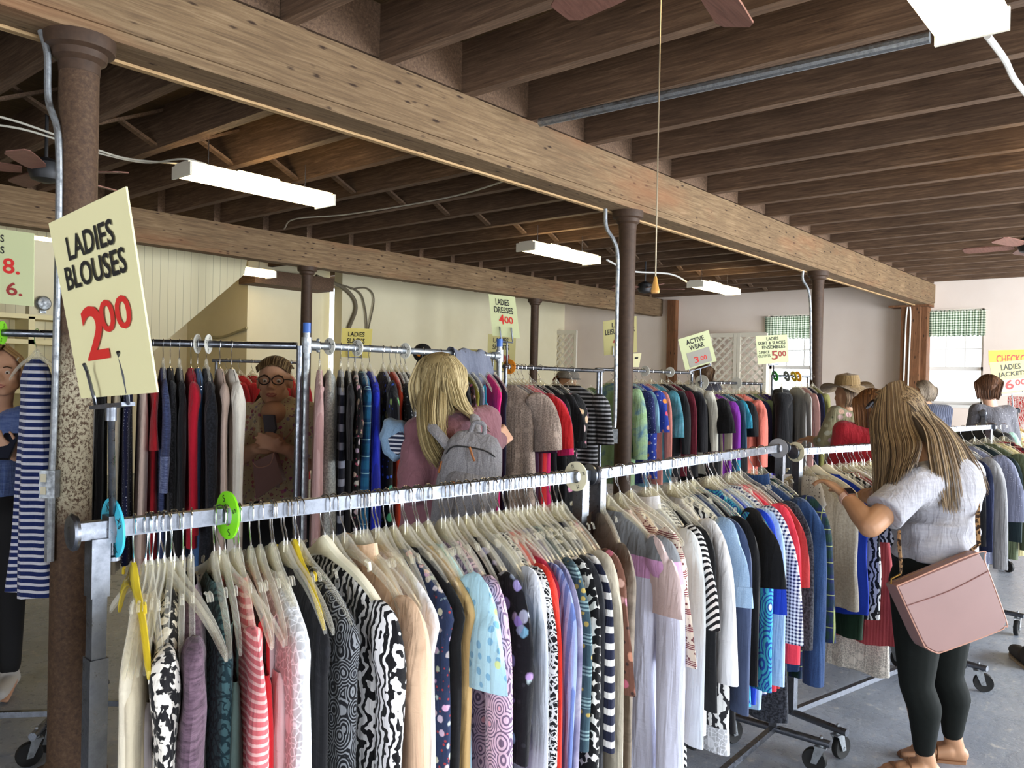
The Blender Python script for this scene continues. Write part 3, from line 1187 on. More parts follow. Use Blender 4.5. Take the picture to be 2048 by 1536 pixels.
# ================================================================ garments
def garment(rail, t, name, label, mat, length=.62, hw=.2, slv=0.0, twist=0.0, thick=.020, flare=1.05, drop=.085, collar=None,
            slv_w=.055, slv_mat=None, cuff=None, slv_out=.05, seed=0, group=None, cat=None, straps=False, puff=0.0, hem=None, neck=.065, front=None):
    """a top, jacket or dress on a hanger. local axes: x along the rail, y across it (garment width), z up; origin on the rail"""
    rnd = random.Random(seed * 7 + 3)
    p = rail.p(t)
    n = 40
    prof = []                                            # z, half width, half thickness
    z0 = -.122
    if straps:
        prof = [(z0 - drop - .06, hw * .80, .010), (z0 - drop - .075, hw * .86, .013), (z0 - drop - .12, hw * .90, thick * .8)]
    else:
        prof = [(z0 + .012, neck, .010), (z0, neck + .012, .013)]
        for k in range(1, 6):
            u = k / 5
            prof.append((z0 - drop * (u ** 1.25), neck + .012 + (hw - neck - .012) * (1 - (1 - u) ** 1.25), thick * (.62 + .3 * u)))
        prof.append((z0 - drop - .022, hw + .009, thick * .95))
    zt = prof[-1][0]
    zb = z0 - length
    for k in range(1, 13):
        u = k / 12
        w = hw * (.97 + (flare - .97) * u) + .004 * math.sin(u * 9 + seed)
        if straps:
            w = hw * (.9 + (flare - .9) * u)
        prof.append((zt + (zb - zt) * u, w, thick * (1 + .15 * u)))
    k1, k2 = rnd.uniform(26, 42), rnd.uniform(55, 80)
    f1, f2 = rnd.uniform(0, 6), rnd.uniform(0, 6)
    rs = []
    for i, (z, w, th) in enumerate(prof):
        u = max(0.0, (zt - z) / max(zt - zb, .01))
        amp = thick * (.12 + .55 * u) * (0.4 if i < 3 else 1)
        ring = []
        for q in range(n):
            a = 2 * math.pi * q / n
            ca, sa = math.cos(a), math.sin(a)
            y = w * (abs(ca) ** .8) * (1 if ca >= 0 else -1)
            x = th * (abs(sa) ** .65) * (1 if sa >= 0 else -1)
            fold = amp * (.6 * math.sin(k1 * y + f1 + 1.5 * u) + .4 * math.sin(k2 * y + f2 - 2 * u))
            edge = 1 - abs(ca) ** 6
            zz = z + (.006 * math.sin(k1 * y * .7 + f1) if i == len(prof) - 1 else 0)
            ring.append(V((x + fold * edge, y, zz)))
        rs.append(ring)
    mb = MB().rings(rs, False, True)
    o = mb.build(name, mat, None, None, 60)
    o.location = p
    o.rotation_euler.z = rail.ang + twist
    tag(o, label, cat or name.split('_')[-1], group)
    sm = slv_mat or mat
    if slv > 0:
        for sg in (-1, 1):
            L = slv * (1 if sg < 0 else rnd.uniform(.93, 1.0))
            ctrl = [V((0, sg * (hw - .035), z0 - drop + .012)), V((0, sg * (hw - .002), z0 - drop - .005)), V((.002, sg * (hw + slv_out * .55), z0 - drop - .05)),
                    V((rnd.uniform(-.006, .006), sg * (hw + slv_out), z0 - drop - min(.16, L * .5))), V((rnd.uniform(-.006, .006), sg * (hw + slv_out * (1.25 if L < .35 else 1.2)), z0 - drop - L))]
            P = spline(ctrl, 16)
            rr = []
            for i, c in enumerate(P):
                u = i / 15
                wy = slv_w * (.55 + .45 * min(1, u * 4)) * (1 - .32 * u if L > .35 else 1 + .1 * u)
                if puff:
                    wy *= 1 + puff * max(0, (u - .55)) * 2
                tx = thick * (.75 + .15 * math.sin(u * 7 + f1))
                tdir = (P[min(i + 1, 15)] - P[max(i - 1, 0)]).normalized()
                yd = V((0, sg * -tdir.z, sg * tdir.y)) if abs(tdir.z) > .2 else V((0, sg * .6, .8))
                yd = V((1, 0, 0)).cross(tdir).normalized()
                ring = []
                for q in range(16):
                    a = 2 * math.pi * q / 16
                    wob = 1 + .10 * math.sin(3 * a + u * 8 + f2)
                    ring.append(c + yd * (wy * math.cos(a) * wob) + V((1, 0, 0)) * (tx * math.sin(a) * wob))
                rr.append(ring)
            sv = MB().rings(rr, True, True).build('sleeve', sm, o, None, 60)
            if cuff:
                c0, c1 = P[13], P[15]
                k = len(rr)
                cb = MB().rings([[c_ + (q - c_) * 1.12 for q in rr[j]] for j, c_ in ((13, P[13]), (14, P[14]), (15, P[15] + V((0, 0, -.004))))])
                cb.build('cuff', cuff, sv, None, 60)
    if collar:
        mb = MB()
        rs = []
        for q in range(21):
            a = 2 * math.pi * q / 20
            y, x = (neck + .006) * math.cos(a), .018 * math.sin(a)
            zz = z0 + .006 + .012 * math.cos(a) ** 2
            rs.append([V((x * 1.15, y * 1.05, zz - .022)), V((x * 1.35, y * 1.1, zz - .018)), V((x * 1.1, y * .98, zz + .022)), V((x * .9, y * .92, zz + .02))])
        mb.rings(rs, True, True)
        mb.build('collar', collar, o, None, 60)
    if straps:
        for sg in (-1, 1):
            zs = z0 - drop - .075
            mb = MB().tube([V((-.008, sg * hw * .66, zs)), V((-.006, sg * hw * .63, z0 - .06)), V((0, sg * hw * .62, z0 - .046)), V((.006, sg * hw * .63, z0 - .06)), V((.008, sg * hw * .66, zs))], .008, 8, True, .35)
            mb.build('strap', mat, o, None, 50)
    if hem:
        last, prev = rs_last(prof, n, thick, k1, k2, f1, f2), None
        mb = MB().rings([[q + V((0, 0, .012)) for q in last], [q * 1.0 + V((0, q.y * .02, -.07)) for q in last]], True, True)
        mb.build('hem_trim', hem, o, None, 60)
    return o


def rs_last(prof, n, thick, k1, k2, f1, f2):
    z, w, th = prof[-1]
    ring = []
    for q in range(n):
        a = 2 * math.pi * q / n
        ca, sa = math.cos(a), math.sin(a)
        y = 1.01 * w * (abs(ca) ** .8) * (1 if ca >= 0 else -1)
        x = 1.05 * th * (abs(sa) ** .65) * (1 if sa >= 0 else -1)
        fold = thick * .67 * (.6 * math.sin(k1 * y + f1 + 1.5) + .4 * math.sin(k2 * y + f2 - 2))
        ring.append(V((x + fold * (1 - abs(ca) ** 6), y, z)))
    return ring


def disc(rail, t, r_in, r_out, mat, label, text=None, tcol=None, group='size rings on the rails', lean=0.0, n=4):
    """size ring straddling a rail: a flat ring whose plane is across the rail"""
    c = rail.p(t)
    d = (rail.d + V((0, 0, lean))).normalized()
    mb = MB().rings([])if False else MB()
    u = V((0, 0, 1))
    w = d.cross(u).normalized()
    u = w.cross(d).normalized()
    N = 40
    def ring(r_, z):
        return [c + d * z + (w * math.cos(2 * math.pi * i / N) + u * math.sin(2 * math.pi * i / N)) * r_ for i in range(N)]
    mb.rings([ring(r_in, -.002), ring(r_out, -.002), ring(r_out, .002), ring(r_in, .002), ring(r_in, -.002)], False, False)
    o = thing(mb, 'size_ring', mat, label, 'size marker', group, 30, loc=c)
    if text:
        rm = (r_in + r_out) / 2
        h = (r_out - r_in) * .52
        mbs = MB()
        for k in range(n):
            an = 2 * math.pi * k / n + .35
            for face in (-1, 1):
                rad = w * math.cos(an) + u * math.sin(an)
                tan = (-w * math.sin(an) + u * math.cos(an)) * (1 if face > 0 else -1)
                cc = c + rad * rm + d * .0026 * face
                tw = h * .62 * len(text) * .5
                # right direction along the tangent, up along the radius
                q = (cc - tan * tw * (-1) * -1 - rad * h / 2, cc + tan * tw - rad * h / 2, cc + tan * tw + rad * h / 2, cc - tan * tw + rad * h / 2)
                nrm = (q[1] - q[0]).cross(q[3] - q[0])
                if nrm.dot(d * face) < 0:
                    q = (q[1], q[0], q[3], q[2])
                l_ = letters(text, q, 0, 1, 0, 1, .0002)
                mbs.add(l_.v, l_.f)
        part(mbs, 'lettering', tcol or plain('black_print', '1a1a1a', .6), o, 0)
    return o

# ================================================================ front racks and their clothes
ZR = 1.345
R1 = Rail(on(152, 1064, 2, ZR), on(1176, 950, 2, ZR))
R2 = Rail(on(1186, 949, 2, ZR), on(1566, 895, 2, ZR))
_a, _b = on(1588, 904, 2, 1.315), on(1757, 893, 2, 1.315)
R3 = Rail(_a, _a + (_b - _a).normalized() * 1.45)
rack(R1, 'square chrome clothes rack nearest the camera, carrying the ladies blouses sign', inset=(.035, .03))
rack(R2, 'square chrome clothes rack, middle of the three in the front row', inset=(.03, .03))
rack(R3, 'square chrome clothes rack the woman in grey shirt searches', inset=(.03, .05), foot2=.06, foot=.27)

D1, D2, D3 = 'on the nearest rack', 'on the second rack', 'on the third rack'
K = cloth
WHITE = K('white_cotton', 'plain', 'e9e8ea')
BLACK = K('black_cotton', 'plain', '17171a')
IVORY = K('ivory_knit', 'plain', 'e6dcc6')
G1 = [
 # px, py, name, description, material, options
 (252, 1300, 'blouse', 'ivory blouse with thin lilac strap', IVORY, dict(slv=0, hw=.19)),
 (264, 1320, 'cardigan', 'pale cream cardigan with folded sleeve', K('pale_cream', 'plain', 'd8ccb2'), dict(slv=.0, hw=.2, drop=.11)),
 (276, 1330, 'tank_top', 'beige ribbed tank top with gold trim', K('beige_rib', 'stripeV', 'e2d5ba', 'd3c5a6'), dict(straps=True)),
 (290, 1350, 'tank_top', 'white satin tank top edged in lilac', K('white_satin', 'plain', 'e6e2ee', rough=.4), dict(straps=True)),
 (326, 1360, 'blouse', 'black and white blotch print blouse', K('blotch_print', 'blotch', 'efe9e0', '17161a', sc=1.5), dict(slv=.55, slv_w=.05, slv_out=.045, thick=.026)),
 (360, 1420, 'tank_top', 'plain black tank top beside the blotch blouse', BLACK, dict(straps=True)),
 (385, 1400, 'sweater', 'purple heather knit sweater', K('purple_heather', 'heather', '43323f', '6d5666'), dict(slv=.55, slv_w=.06, thick=.028)),
 (452, 1420, 'blouse', 'teal crinkled blouse', K('teal_crinkle', 'leaf', '4d7076', '223a42'), dict(slv=.0, hw=.17)),
 (478, 1400, 'camisole', 'sage green camisole with wide strap', K('sage_green', 'plain', '7d9a94'), dict(straps=True, hw=.2)),
 (512, 1380, 'cardigan', 'coral striped cardigan with white lace neck', K('coral_stripe', 'stripe', 'd2696f', 'eeb7b4', sc=3.2), dict(slv=.5, slv_out=.03)),
 (545, 1400, 'tank_top', 'bright red tank top', K('bright_red', 'plain', 'cf2730'), dict(straps=True, hw=.21)),
 (572, 1400, 'tank_top', 'sheer pale pink tank top', K('pale_pink', 'plain', 'e9d3d6'), dict(straps=True, hw=.21)),
 (604, 1420, 'tunic', 'white crochet lace tunic', K('white_lace', 'lace', 'eef0f6'), dict(slv=.0, hw=.235, flare=1.2, thick=.03)),
 (650, 1430, 'vest', 'black ribbed vest', K('black_rib', 'stripeV', '121216', '1d1d22'), dict(slv=.0, hw=.21)),
 (706, 1400, 'blouse', 'black paisley bandana print blouse', K('bandana_print', 'paisley', '121318', '83868b', '2c2e36', sc=2.4), dict(slv=.0, hw=.215, thick=.032)),
 (774, 1420, 'blouse', 'black and white zebra print blouse', K('zebra_print', 'zebra', 'eeeef0', '101014', sc=3.0), dict(slv=.5, thick=.028, slv_out=.03)),
 (832, 1420, 'shirt', 'peach satin shirt', K('peach_satin', 'plain', 'e3bf9f', rough=.5), dict(slv=.56, thick=.026, collar=K('peach_satin', 'plain', 'e3bf9f', rough=.5))),
 (868, 1420, 'blouse', 'white blouse behind the peach shirt', WHITE, dict(slv=.0, hw=.235)),
 (896, 1430, 'blouse', 'blue and red small floral blouse', K('small_floral', 'floral', '2a3656', 'd8c9c9', 'a83c42', sc=1.6), dict(slv=.0, hw=.22)),
 (918, 1440, 'blouse', 'black blouse beside the small floral blouse', BLACK, dict(slv=.0, hw=.225)),
 (940, 1440, 'blouse', 'tan satin blouse', K('tan_satin', 'plain', 'c9a972', rough=.5), dict(slv=.0, hw=.23)),
 (962, 1300, 'blouse', 'light blue blouse with teal dots and short flared sleeve', K('blue_dots', 'dots', 'b4def0', '7fb6da', 'd3e6a0'), dict(slv=.17, slv_w=.075, slv_out=.05, thick=.026)),
 (996, 1400, 'blouse', 'lilac pink paisley blouse', K('pink_paisley', 'paisley', 'dcbcd2', '75607c', 'e9a9bd', sc=2.0), dict(slv=.58, thick=.026)),
 (1036, 1290, 'blouse', 'black blouse with blue and white embroidered flowers', K('embroidered_black', 'floral', '141318', '8fa6d8', '2a2a30', sc=.9), dict(slv=.36, slv_w=.06)),
 (1072, 1380, 'shirt', 'pale blue white sheer shirt', K('sheer_white', 'plain', 'dfe4f0'), dict(slv=.58)),
 (1088, 1400, 'blouse', 'black and white leaf print blouse', K('leaf_print', 'leaf', '15151a', 'e3e0de', sc=1.5), dict(slv=.58, slv_w=.05)),
 (1100, 1290, 'blouse', 'scarlet red blouse', K('scarlet', 'plain', 'd93426'), dict(slv=.48)),
 (1112, 1300, 'blouse', 'crimson blouse tucked behind the scarlet one', K('crimson', 'plain', 'a8223c'), dict(slv=.0, hw=.235)),
 (1122, 1400, 'blouse', 'slate blue pleated blouse', K('slate_pleat', 'stripeV', '5a6da6', '8c9ccb', sc=1.6), dict(slv=.5)),
 (1136, 1330, 'shirt', 'grey lavender marbled shirt', K('lavender_marble', 'tiedye', '6f6c8a', '8f8aa6', 'b3aebb'), dict(slv=.52)),
 (1154, 1380, 'blouse', 'teal and yellow ethnic border blouse', K('ethnic_border', 'border', '3d5560', 'b59f55', '87a3a6', sc=1.6), dict(slv=.4)),
 (1172, 1400, 'blouse', 'black and white houndstooth blouse', K('houndstooth', 'hound', '111114', 'ece9e4', sc=1.5), dict(slv=.5)),
 (1186, 1300, 'jacket', 'charcoal jacket with sharp shoulder', K('charcoal', 'plain', '2a2b30'), dict(slv=.55, thick=.022)),
 (1206, 1250, 'sweater', 'navy and white striped sweater', K('navy_stripe', 'stripe', '1d2138', 'e4e2e0', sc=1.15), dict(slv=.42, slv_out=.07)),
 (1218, 1400, 'cardigan', 'beige cardigan beside the navy stripes', K('beige_plain', 'plain', 'cbc2ae'), dict(slv=.6)),
 (1230, 1250, 'blouse', 'rust floral blouse', K('rust_floral', 'floral', '6f4a3c', 'c06a48', '3b2b28'), dict(slv=.3)),
]
G2 = [
 (1234, 1450, 'cardigan', 'taupe brown cardigan', K('taupe', 'tiedye', '75695c', '8b8073', '5f564d'), dict(slv=.62)),
 (1286, 1300, 'sweater', 'grey, pink and white colour block sweater', K('colour_block', 'block', '7b7e83', 'd49fcf', 'd9dcf2'), dict(slv=.6, slv_w=.065, thick=.036, twist=-.2)),
 (1318, 1200, 'blouse', 'pale pink ruffled blouse', K('pink_ruffle', 'plain', 'ead3d2'), dict(slv=.16, slv_w=.07, puff=.6)),
 (1346, 1240, 'blouse', 'cream blouse with maroon tile border print', K('tile_border', 'border', 'e0d0c0', '6e3c42', '7d3a44', sc=2.6), dict(slv=.30, slv_w=.075, slv_out=.07, thick=.028)),
 (1384, 1400, 'shirt', 'ice white long sleeve shirt', K('ice_white', 'plain', 'dfe6ea'), dict(slv=.58, collar=WHITE)),
 (1398, 1160, 'blouse', 'black and white diagonal striped blouse', K('diagonal_stripe', 'diag', 'ececec', '17171c', sc=1.6), dict(slv=.24, slv_w=.062, slv_out=.06)),
 (1410, 1300, 'cardigan', 'black cardigan left of the white jacket', BLACK, dict(slv=.5)),
 (1442, 1250, 'jacket', 'white linen jacket with wide sleeve', WHITE, dict(slv=.42, slv_w=.072, slv_out=.10, thick=.03)),
 (1452, 1400, 'blouse', 'black and white sketch print blouse with white lace hem', K('sketch_print', 'zebra', 'e6e6e4', '26262a', sc=2.2), dict(slv=.0, hw=.22, hem=K('white_lace', 'lace', 'eef0f6'))),
 (1462, 1150, 'jacket', 'light denim jacket with rolled short sleeve', K('light_denim', 'denim', '6f8fb4', 'a4bdd6'), dict(slv=.22, slv_w=.06, cuff=K('light_denim', 'denim', '6f8fb4', 'a4bdd6'))),
 (1476, 1300, 'jacket', 'slate blue jacket', K('slate_blue', 'plain', '44506e'), dict(slv=.58)),
 (1490, 1350, 'jacket', 'black suit jacket behind the slate jacket', BLACK, dict(slv=.5)),
 (1520, 1250, 'blouse', 'turquoise and blue paisley blouse', K('turquoise_paisley', 'paisley', '3fa6c2', '2146a0', 'dceef4', sc=1.1), dict(slv=.55, slv_w=.062)),
 (1526, 1130, 'shirt', 'black short sleeve shirt', BLACK, dict(slv=.2, slv_w=.07, slv_out=.075)),
 (1532, 1200, 'blouse', 'royal blue ribbed blouse', K('royal_blue', 'plain', '1f3fb8'), dict(slv=.3)),
 (1542, 1350, 'shirt', 'powder blue shirt', K('powder_blue', 'plain', 'a9c6e6'), dict(slv=.56)),
 (1566, 1200, 'blouse', 'navy gingham blouse with ruffled cuff', K('navy_gingham', 'gingham', 'e9e9f0', '1c2250', sc=1.7), dict(slv=.42, slv_w=.055, puff=.7, slv_out=.08, thick=.026)),
 (1572, 1330, 'sweater', 'coral red sweater under the gingham sleeve', K('coral_red', 'plain', 'd8384a'), dict(slv=.52)),
 (1582, 1100, 'blouse', 'brick red blouse', K('brick_red', 'plain', 'a83436'), dict(slv=.25)),
 (1594, 1380, 'cardigan', 'long charcoal boucle cardigan', K('charcoal_boucle', 'boucle', '1b1d24', '3d4049'), dict(slv=.5, length=.88)),
 (1622, 1200, 'shirt', 'dark blue denim shirt', K('dark_denim', 'denim', '1a2d52', '2c4874'), dict(slv=.66, slv_w=.06, slv_out=.06, thick=.03, collar=K('dark_denim', 'denim', '1a2d52', '2c4874'))),
 (1640, 1120, 'shirt', 'green and navy plaid flannel shirt', K('green_plaid', 'plaid', '14302a', '16204a', '8a9460', sc=1.5), dict(slv=.5, slv_w=.065, slv_out=.08, thick=.028)),
]
G3 = [
 (1648, 1050, 'blouse', 'sheer white blouse with black dots', K('dotted_sheer', 'pin', 'e0dcd6', '4a4640'), dict(slv=.0, hw=.12, length=.26, hook=1612, twist=-.3)),
 (1700, 1150, 'dress', 'long oatmeal beige dress beneath her hands', K('oatmeal', 'boucle', 'b7ad9d', 'c6beb0'), dict(slv=0.0, hw=.2, length=.58, thick=.035, hook=1630, twist=.12, hang='cream')),
 (1712, 1150, 'dress', 'royal blue dress on cream hanger', K('royal_blue', 'plain', '1f3fb8'), dict(slv=0.0, length=.62, hook=1652, twist=.1, hang='cream')),
 (1718, 1150, 'dress', 'dark green velvet dress', K('dark_green', 'plain', '17301f'), dict(slv=.0, length=.74, hw=.16, hook=1662, twist=.1)),
 (1740, 1000, 'blouse', 'black and white scribble print top', K('sketch_print', 'zebra', 'e6e6e4', '26262a', sc=2.2), dict(slv=.2, hook=1678, twist=.1)),
 (1752, 1200, 'dress', 'long brick pink ribbed dress', K('brick_pink', 'stripeV', 'a8484c', '96393e', sc=2), dict(slv=0.0, hw=.2, length=.78, thick=.035, flare=1.3, hook=1690, twist=.12)),
 (1778, 1000, 'blouse', 'purple and black print top', K('purple_print', 'floral', '1b1a20', '8d7bc0', '3a3550', sc=1.5), dict(slv=.2, hook=1704)),
 (1786, 1330, 'dress', 'long white lace dress reaching the shins', K('ivory_lace', 'lace', 'e2dbcf'), dict(slv=0.0, hw=.14, length=.98, flare=1.1, hook=1722, neck=.05, twist=.1)),
 (1800, 1150, 'blouse', 'black blouse toward the far end', BLACK, dict(slv=.3, hook=1738)),
 (1830, 1150, 'blouse', 'navy blouse at the far end', K('navy_plain', 'plain', '1c2340'), dict(slv=.3, hook=1752)),
]


def interp(tab, x):
    for (a, fa), (b, fb) in zip(tab, tab[1:]):
        if x <= b:
            return fa + (fb - fa) * (x - a) / (b - a)
    return tab[-1][1]


HWORD = {'clear': 'clear plastic hanger', 'yellow': 'yellowed plastic hanger', 'cream': 'cream plastic hanger', 'white': 'white plastic hanger', 'wire': 'thin wire hanger'}


def fill(rail, rows, where, hgroup, default_len, seed0, hooks=None, styles=('clear',), min_gap=.014, jit=.05):
    used = []
    for k, (px, py, nm, desc, mat, o) in enumerate(rows):
        hw = o.get('hw', .2)
        off = o.get('off', hw + (o.get('slv_out', .05) * .9 if o.get('slv', 0) > 0 else .0))
        t = rail.t_at(interp(hooks, px) if hooks else o['hook'], 1000, off=0) if hooks or 'hook' in o else rail.t_at(px, py, off=off)
        used.append([max(t, .035), k, off])
    used.sort()
    last = -1
    for q in used:
        if q[0] < last + min_gap:
            q[0] = last + min_gap
        last = q[0]
    for t, k, off in used:
        px, py, nm, desc, mat, o = rows[k]
        o = dict(o)
        o.pop('off', None)
        o.pop('hook', None)
        st = o.pop('hang', None) or random.choice(styles)
        tw = o.pop('twist', None)
        if tw is None:
            tw = solve_twist(rail, t, px, py, off) if hooks else random.uniform(-jit, jit)
        L = o.pop('length', default_len + random.uniform(-.03, .03))
        garment(rail, t, nm, (desc + ' ' + where).strip(), mat, length=L, twist=tw, seed=seed0 + k, **o)
        short = desc
        for w_ in (' beside ', ' with ', ' behind ', ' at the ', ' under ', ' left of ', ' tucked ', ' right of '):
            short = short.split(w_)[0]
        lab = HWORD[st] + ' holding the ' + short + ' ' + where
        hanger(rail, t, st, ' '.join(lab.split()[:16]), tw, hgroup)
    return used


H1 = [(100, 254), (206, 262), (385, 384), (452, 430), (512, 480), (604, 545), (706, 600), (774, 668), (832, 722), (1188, 1090), (1235, 1128)]
H2 = [(1220, 1192), (1286, 1214), (1384, 1290), (1650, 1530)]
fill(R1, G1, D1, 'hangers on the nearest rack', .80, 100, H1, min_gap=.011)
fill(R2, G2, D2, 'hangers on the second rack', .74, 200, H2)
fill(R3, G3, D3, 'hangers on the third rack', .66, 300, styles=('clear', 'clear', 'cream'))
# bare hangers between the clothes
for k, (px, py, st, lab) in enumerate((
    (300, 1090, 'clear', 'clear'), (330, 1090, 'clear', ''), (350, 1085, 'clear', ''), (268, 1100, 'yellow', 'yellow'), (440, 1075, 'clear', ''), (470, 1070, 'clear', ''),
    (548, 1060, 'clear', ''), (575, 1060, 'clear', ''), (590, 1060, 'yellow', ''), (650, 1045, 'cream', ''), (690, 1040, 'clear', ''), (712, 1040, 'clear', ''),
    (735, 1035, 'clear', ''), (752, 1030, 'clear', ''), (790, 1025, 'clear', ''), (815, 1020, 'clear', ''), (838, 1015, 'clear', ''), (858, 1015, 'clear', ''), (884, 1010, 'clear', ''), (902, 1005, 'clear', ''), (918, 1002, 'clear', ''), (934, 1000, 'clear', ''), (951, 998, 'clear', ''), (966, 995, 'clear', ''), (983, 993, 'clear', ''), (998, 990, 'clear', ''), (1014, 988, 'clear', ''), (1030, 985, 'clear', ''), (1046, 983, 'clear', ''), (1062, 980, 'clear', ''), (1078, 978, 'clear', ''), (728, 1036, 'clear', ''), (772, 1028, 'clear', ''))):
    t = R1.t_at(px, py, off=.0)
    lb = {'cream': 'large cream hanger hanging bare in the middle of the nearest rack',
          'yellow': ('yellow hanger next to the turquoise size ring', 'yellowed hanger right of the green size ring')[px > 400],
          'clear': 'bare clear plastic hanger among the clothes of the nearest rack'}[st]
    hanger(R1, t, st, lb, 0.0 if st == 'cream' else random.uniform(-.3, .12), 'bare clear hangers on the nearest rack' if st == 'clear' else None)
for k, (px, py) in enumerate(((1215, 985), (1240, 980), (1262, 975), (1300, 970), (1340, 960), (1385, 955), (1425, 945), (1470, 940))):
    hanger(R2, R2.t_at(px, py, off=0), 'clear', 'bare clear plastic hanger among the clothes of the second rack', random.uniform(-.2, .1), 'bare clear hangers on the second rack')
for k, (px, py) in enumerate(((1700, 940), (1712, 940), (1728, 940), (1740, 935))):
    hanger(R3, R3.t_at(px, py, off=0), ('white', 'clear')[k % 2], ('bare white hanger past her hands on the third rack', 'bare clear plastic hanger past her hands on the third rack')[k % 2], random.uniform(-.2, .2), ('bare white hangers on the third rack', 'bare clear hangers on the third rack')[k % 2])

M_RED = plain('red_print', 'cf2a24', .6)
disc(R1, R1.t_at(226, 1050, off=0), .024, .052, plain('turquoise_plastic', '3fb7d3', .4), 'turquoise XS size ring at the left end of the nearest rack', 'XS', lean=.05)
disc(R1, R1.t_at(455, 1030, off=0),   .021, .046, plain('lime_plastic', '7fdc1e', .4), 'lime green S size ring on the nearest rack', 'S')
disc(R1, R1.t_at(1152, 940, off=0), .019, .042, plain('cream_plastic', 'e8e2c4', .4), 'cream M size ring at the right end of the nearest rack', 'M')
disc(R2, R2.t_at(1560, 893, off=0) - .02, .019, .042, plain('grey_plastic', '8d8d92', .4), 'grey blank size ring at the right end of the second rack')
disc(R3, .012, .019, .045, plain('cream_plastic', 'e8e2c4', .4), 'cream L size ring at the left end of the third rack', 'L')
M_TAG = plain('dark_size_tag', '3a3f4a', .5)

# ================================================================ the racks behind
def rl(q, d):
    return at(q[0], q[1], d)
def flat(a, b):
    z = (a.z + b.z) / 2
    return V((a.x, a.y, z)), V((b.x, b.y, z))
RL = Rail(*flat(rl((-170, 655), 3.42), rl((112, 674), 3.5)))
RS = Rail(*flat(rl((150, 682), 3.62), rl((594, 692), 3.62)))
RP = Rail(V((2.17, 3.07, 1.75)), V((3.56, 3.14, 1.75)))
RD = Rail(*flat(rl((1008, 733), 4.85), rl((1206, 742), 6.05)))
RE = Rail(*flat(rl((1192, 738), 6.4), rl((1386, 746), 7.6)))
RA = Rail(*flat(rl((1398, 764), 7.5), rl((1524, 768), 8.4)))
RJ = Rail(*flat(rl((1543, 753), 8.1), rl((1618, 752), 8.2)))
R4 = Rail(V((5.2, 1.27, 1.36)), V((6.32, 1.1, 1.36)))
R5 = Rail(*flat(rl((1966, 828), 7.3), rl((2034, 820), 8.3)))
RR = Rail(*flat(rl((425, 722), 6.3), rl((610, 724), 6.3)))
rack(RL, 'chrome clothes rack at the left edge with the striped dress', False, half if False else .0, inset=(.04, .04), legs=(0, 1), base=False, caps=False) if False else None
RL.half = .016
RS.half = .016
rack(RL, 'round chrome clothes rack at the left edge, holding the striped dress', False, inset=(.04, -.03), caps=False, group=None)
rack(RS, 'tall chrome clothes rack of coats before the woman with glasses', False, inset=(.05, -.012), caps=False, group=None, up_r=.016)
for e in (RD, RE, RA, RJ):
    e.half = .013
rack(RD, 'chrome rack of dresses under the ladies dresses sign', False, inset=(.02, .03), caps=False, up_r=.014)
rack(RE, 'chrome rack of leisurewear behind the conduit column', False, inset=(.03, .02), caps=False, up_r=.014)
rack(RA, 'chrome rack of active wear under the active wear sign', False, inset=(.03, .02), caps=False)
rack(RJ, 'short chrome rack by the skirt and slacks sign', False, inset=(.01, .01), caps=False)
rack(R4, 'square chrome clothes rack behind the woman in the grey shirt', inset=(.03, .03))
rack(R5, 'far right chrome clothes rack under the ladies jackets sign', inset=(.03, .03))
rack(RR, 'far rack of red clothes behind the woman with glasses', False, inset=(.03, .03), caps=False)

# galvanised pipe rack with blue capped posts
root = empty('pipe_rack', ((RP.a.x + RP.b.x) / 2, (RP.a.y + RP.b.y) / 2, 0), 'galvanised pipe rack with blue capped posts behind the blonde woman', 'clothes rack')
part(MB().tube([RP.a, RP.b], .0165, 16), 'rail', M_GALV, root)
nx = V((-RP.d.y, RP.d.x, 0))
for e in (RP.a, RP.b):
    part(MB().tube([V((e.x, e.y, .0)), V((e.x, e.y, e.z + .06))], .0165, 16), 'post', M_GALV, root)
    part(MB().tube([V((e.x, e.y, e.z + .055)), V((e.x, e.y, e.z + .10))], .0175, 16), 'post_cap', M_BLUECAP, root)
    mb = MB()
    sg = 1 if e is RP.a else -1
    mb.tube([e + V((0, 0, .035)), e - V((0, 0, .035))], .023, 16)
    mb.tube([e, e + RP.d * sg * .06], .023, 16)
    part(mb, 'tee_fitting', M_GALV, root)
    mb = MB()
    for z in (.025, -.025):
        mb.lathe([(.007, 0), (.007, .008), (.004, .012)], e + V((0, 0, z)) + RP.d * sg * .045 - nx * .02, -nx, 8)
    part(mb, 'bolt', M_GALV, root)
    part(MB().tube([V((e.x, e.y, .03)) - nx * .3, V((e.x, e.y, .03)) + nx * .3], .0165, 12), 'foot', M_GALV, root)

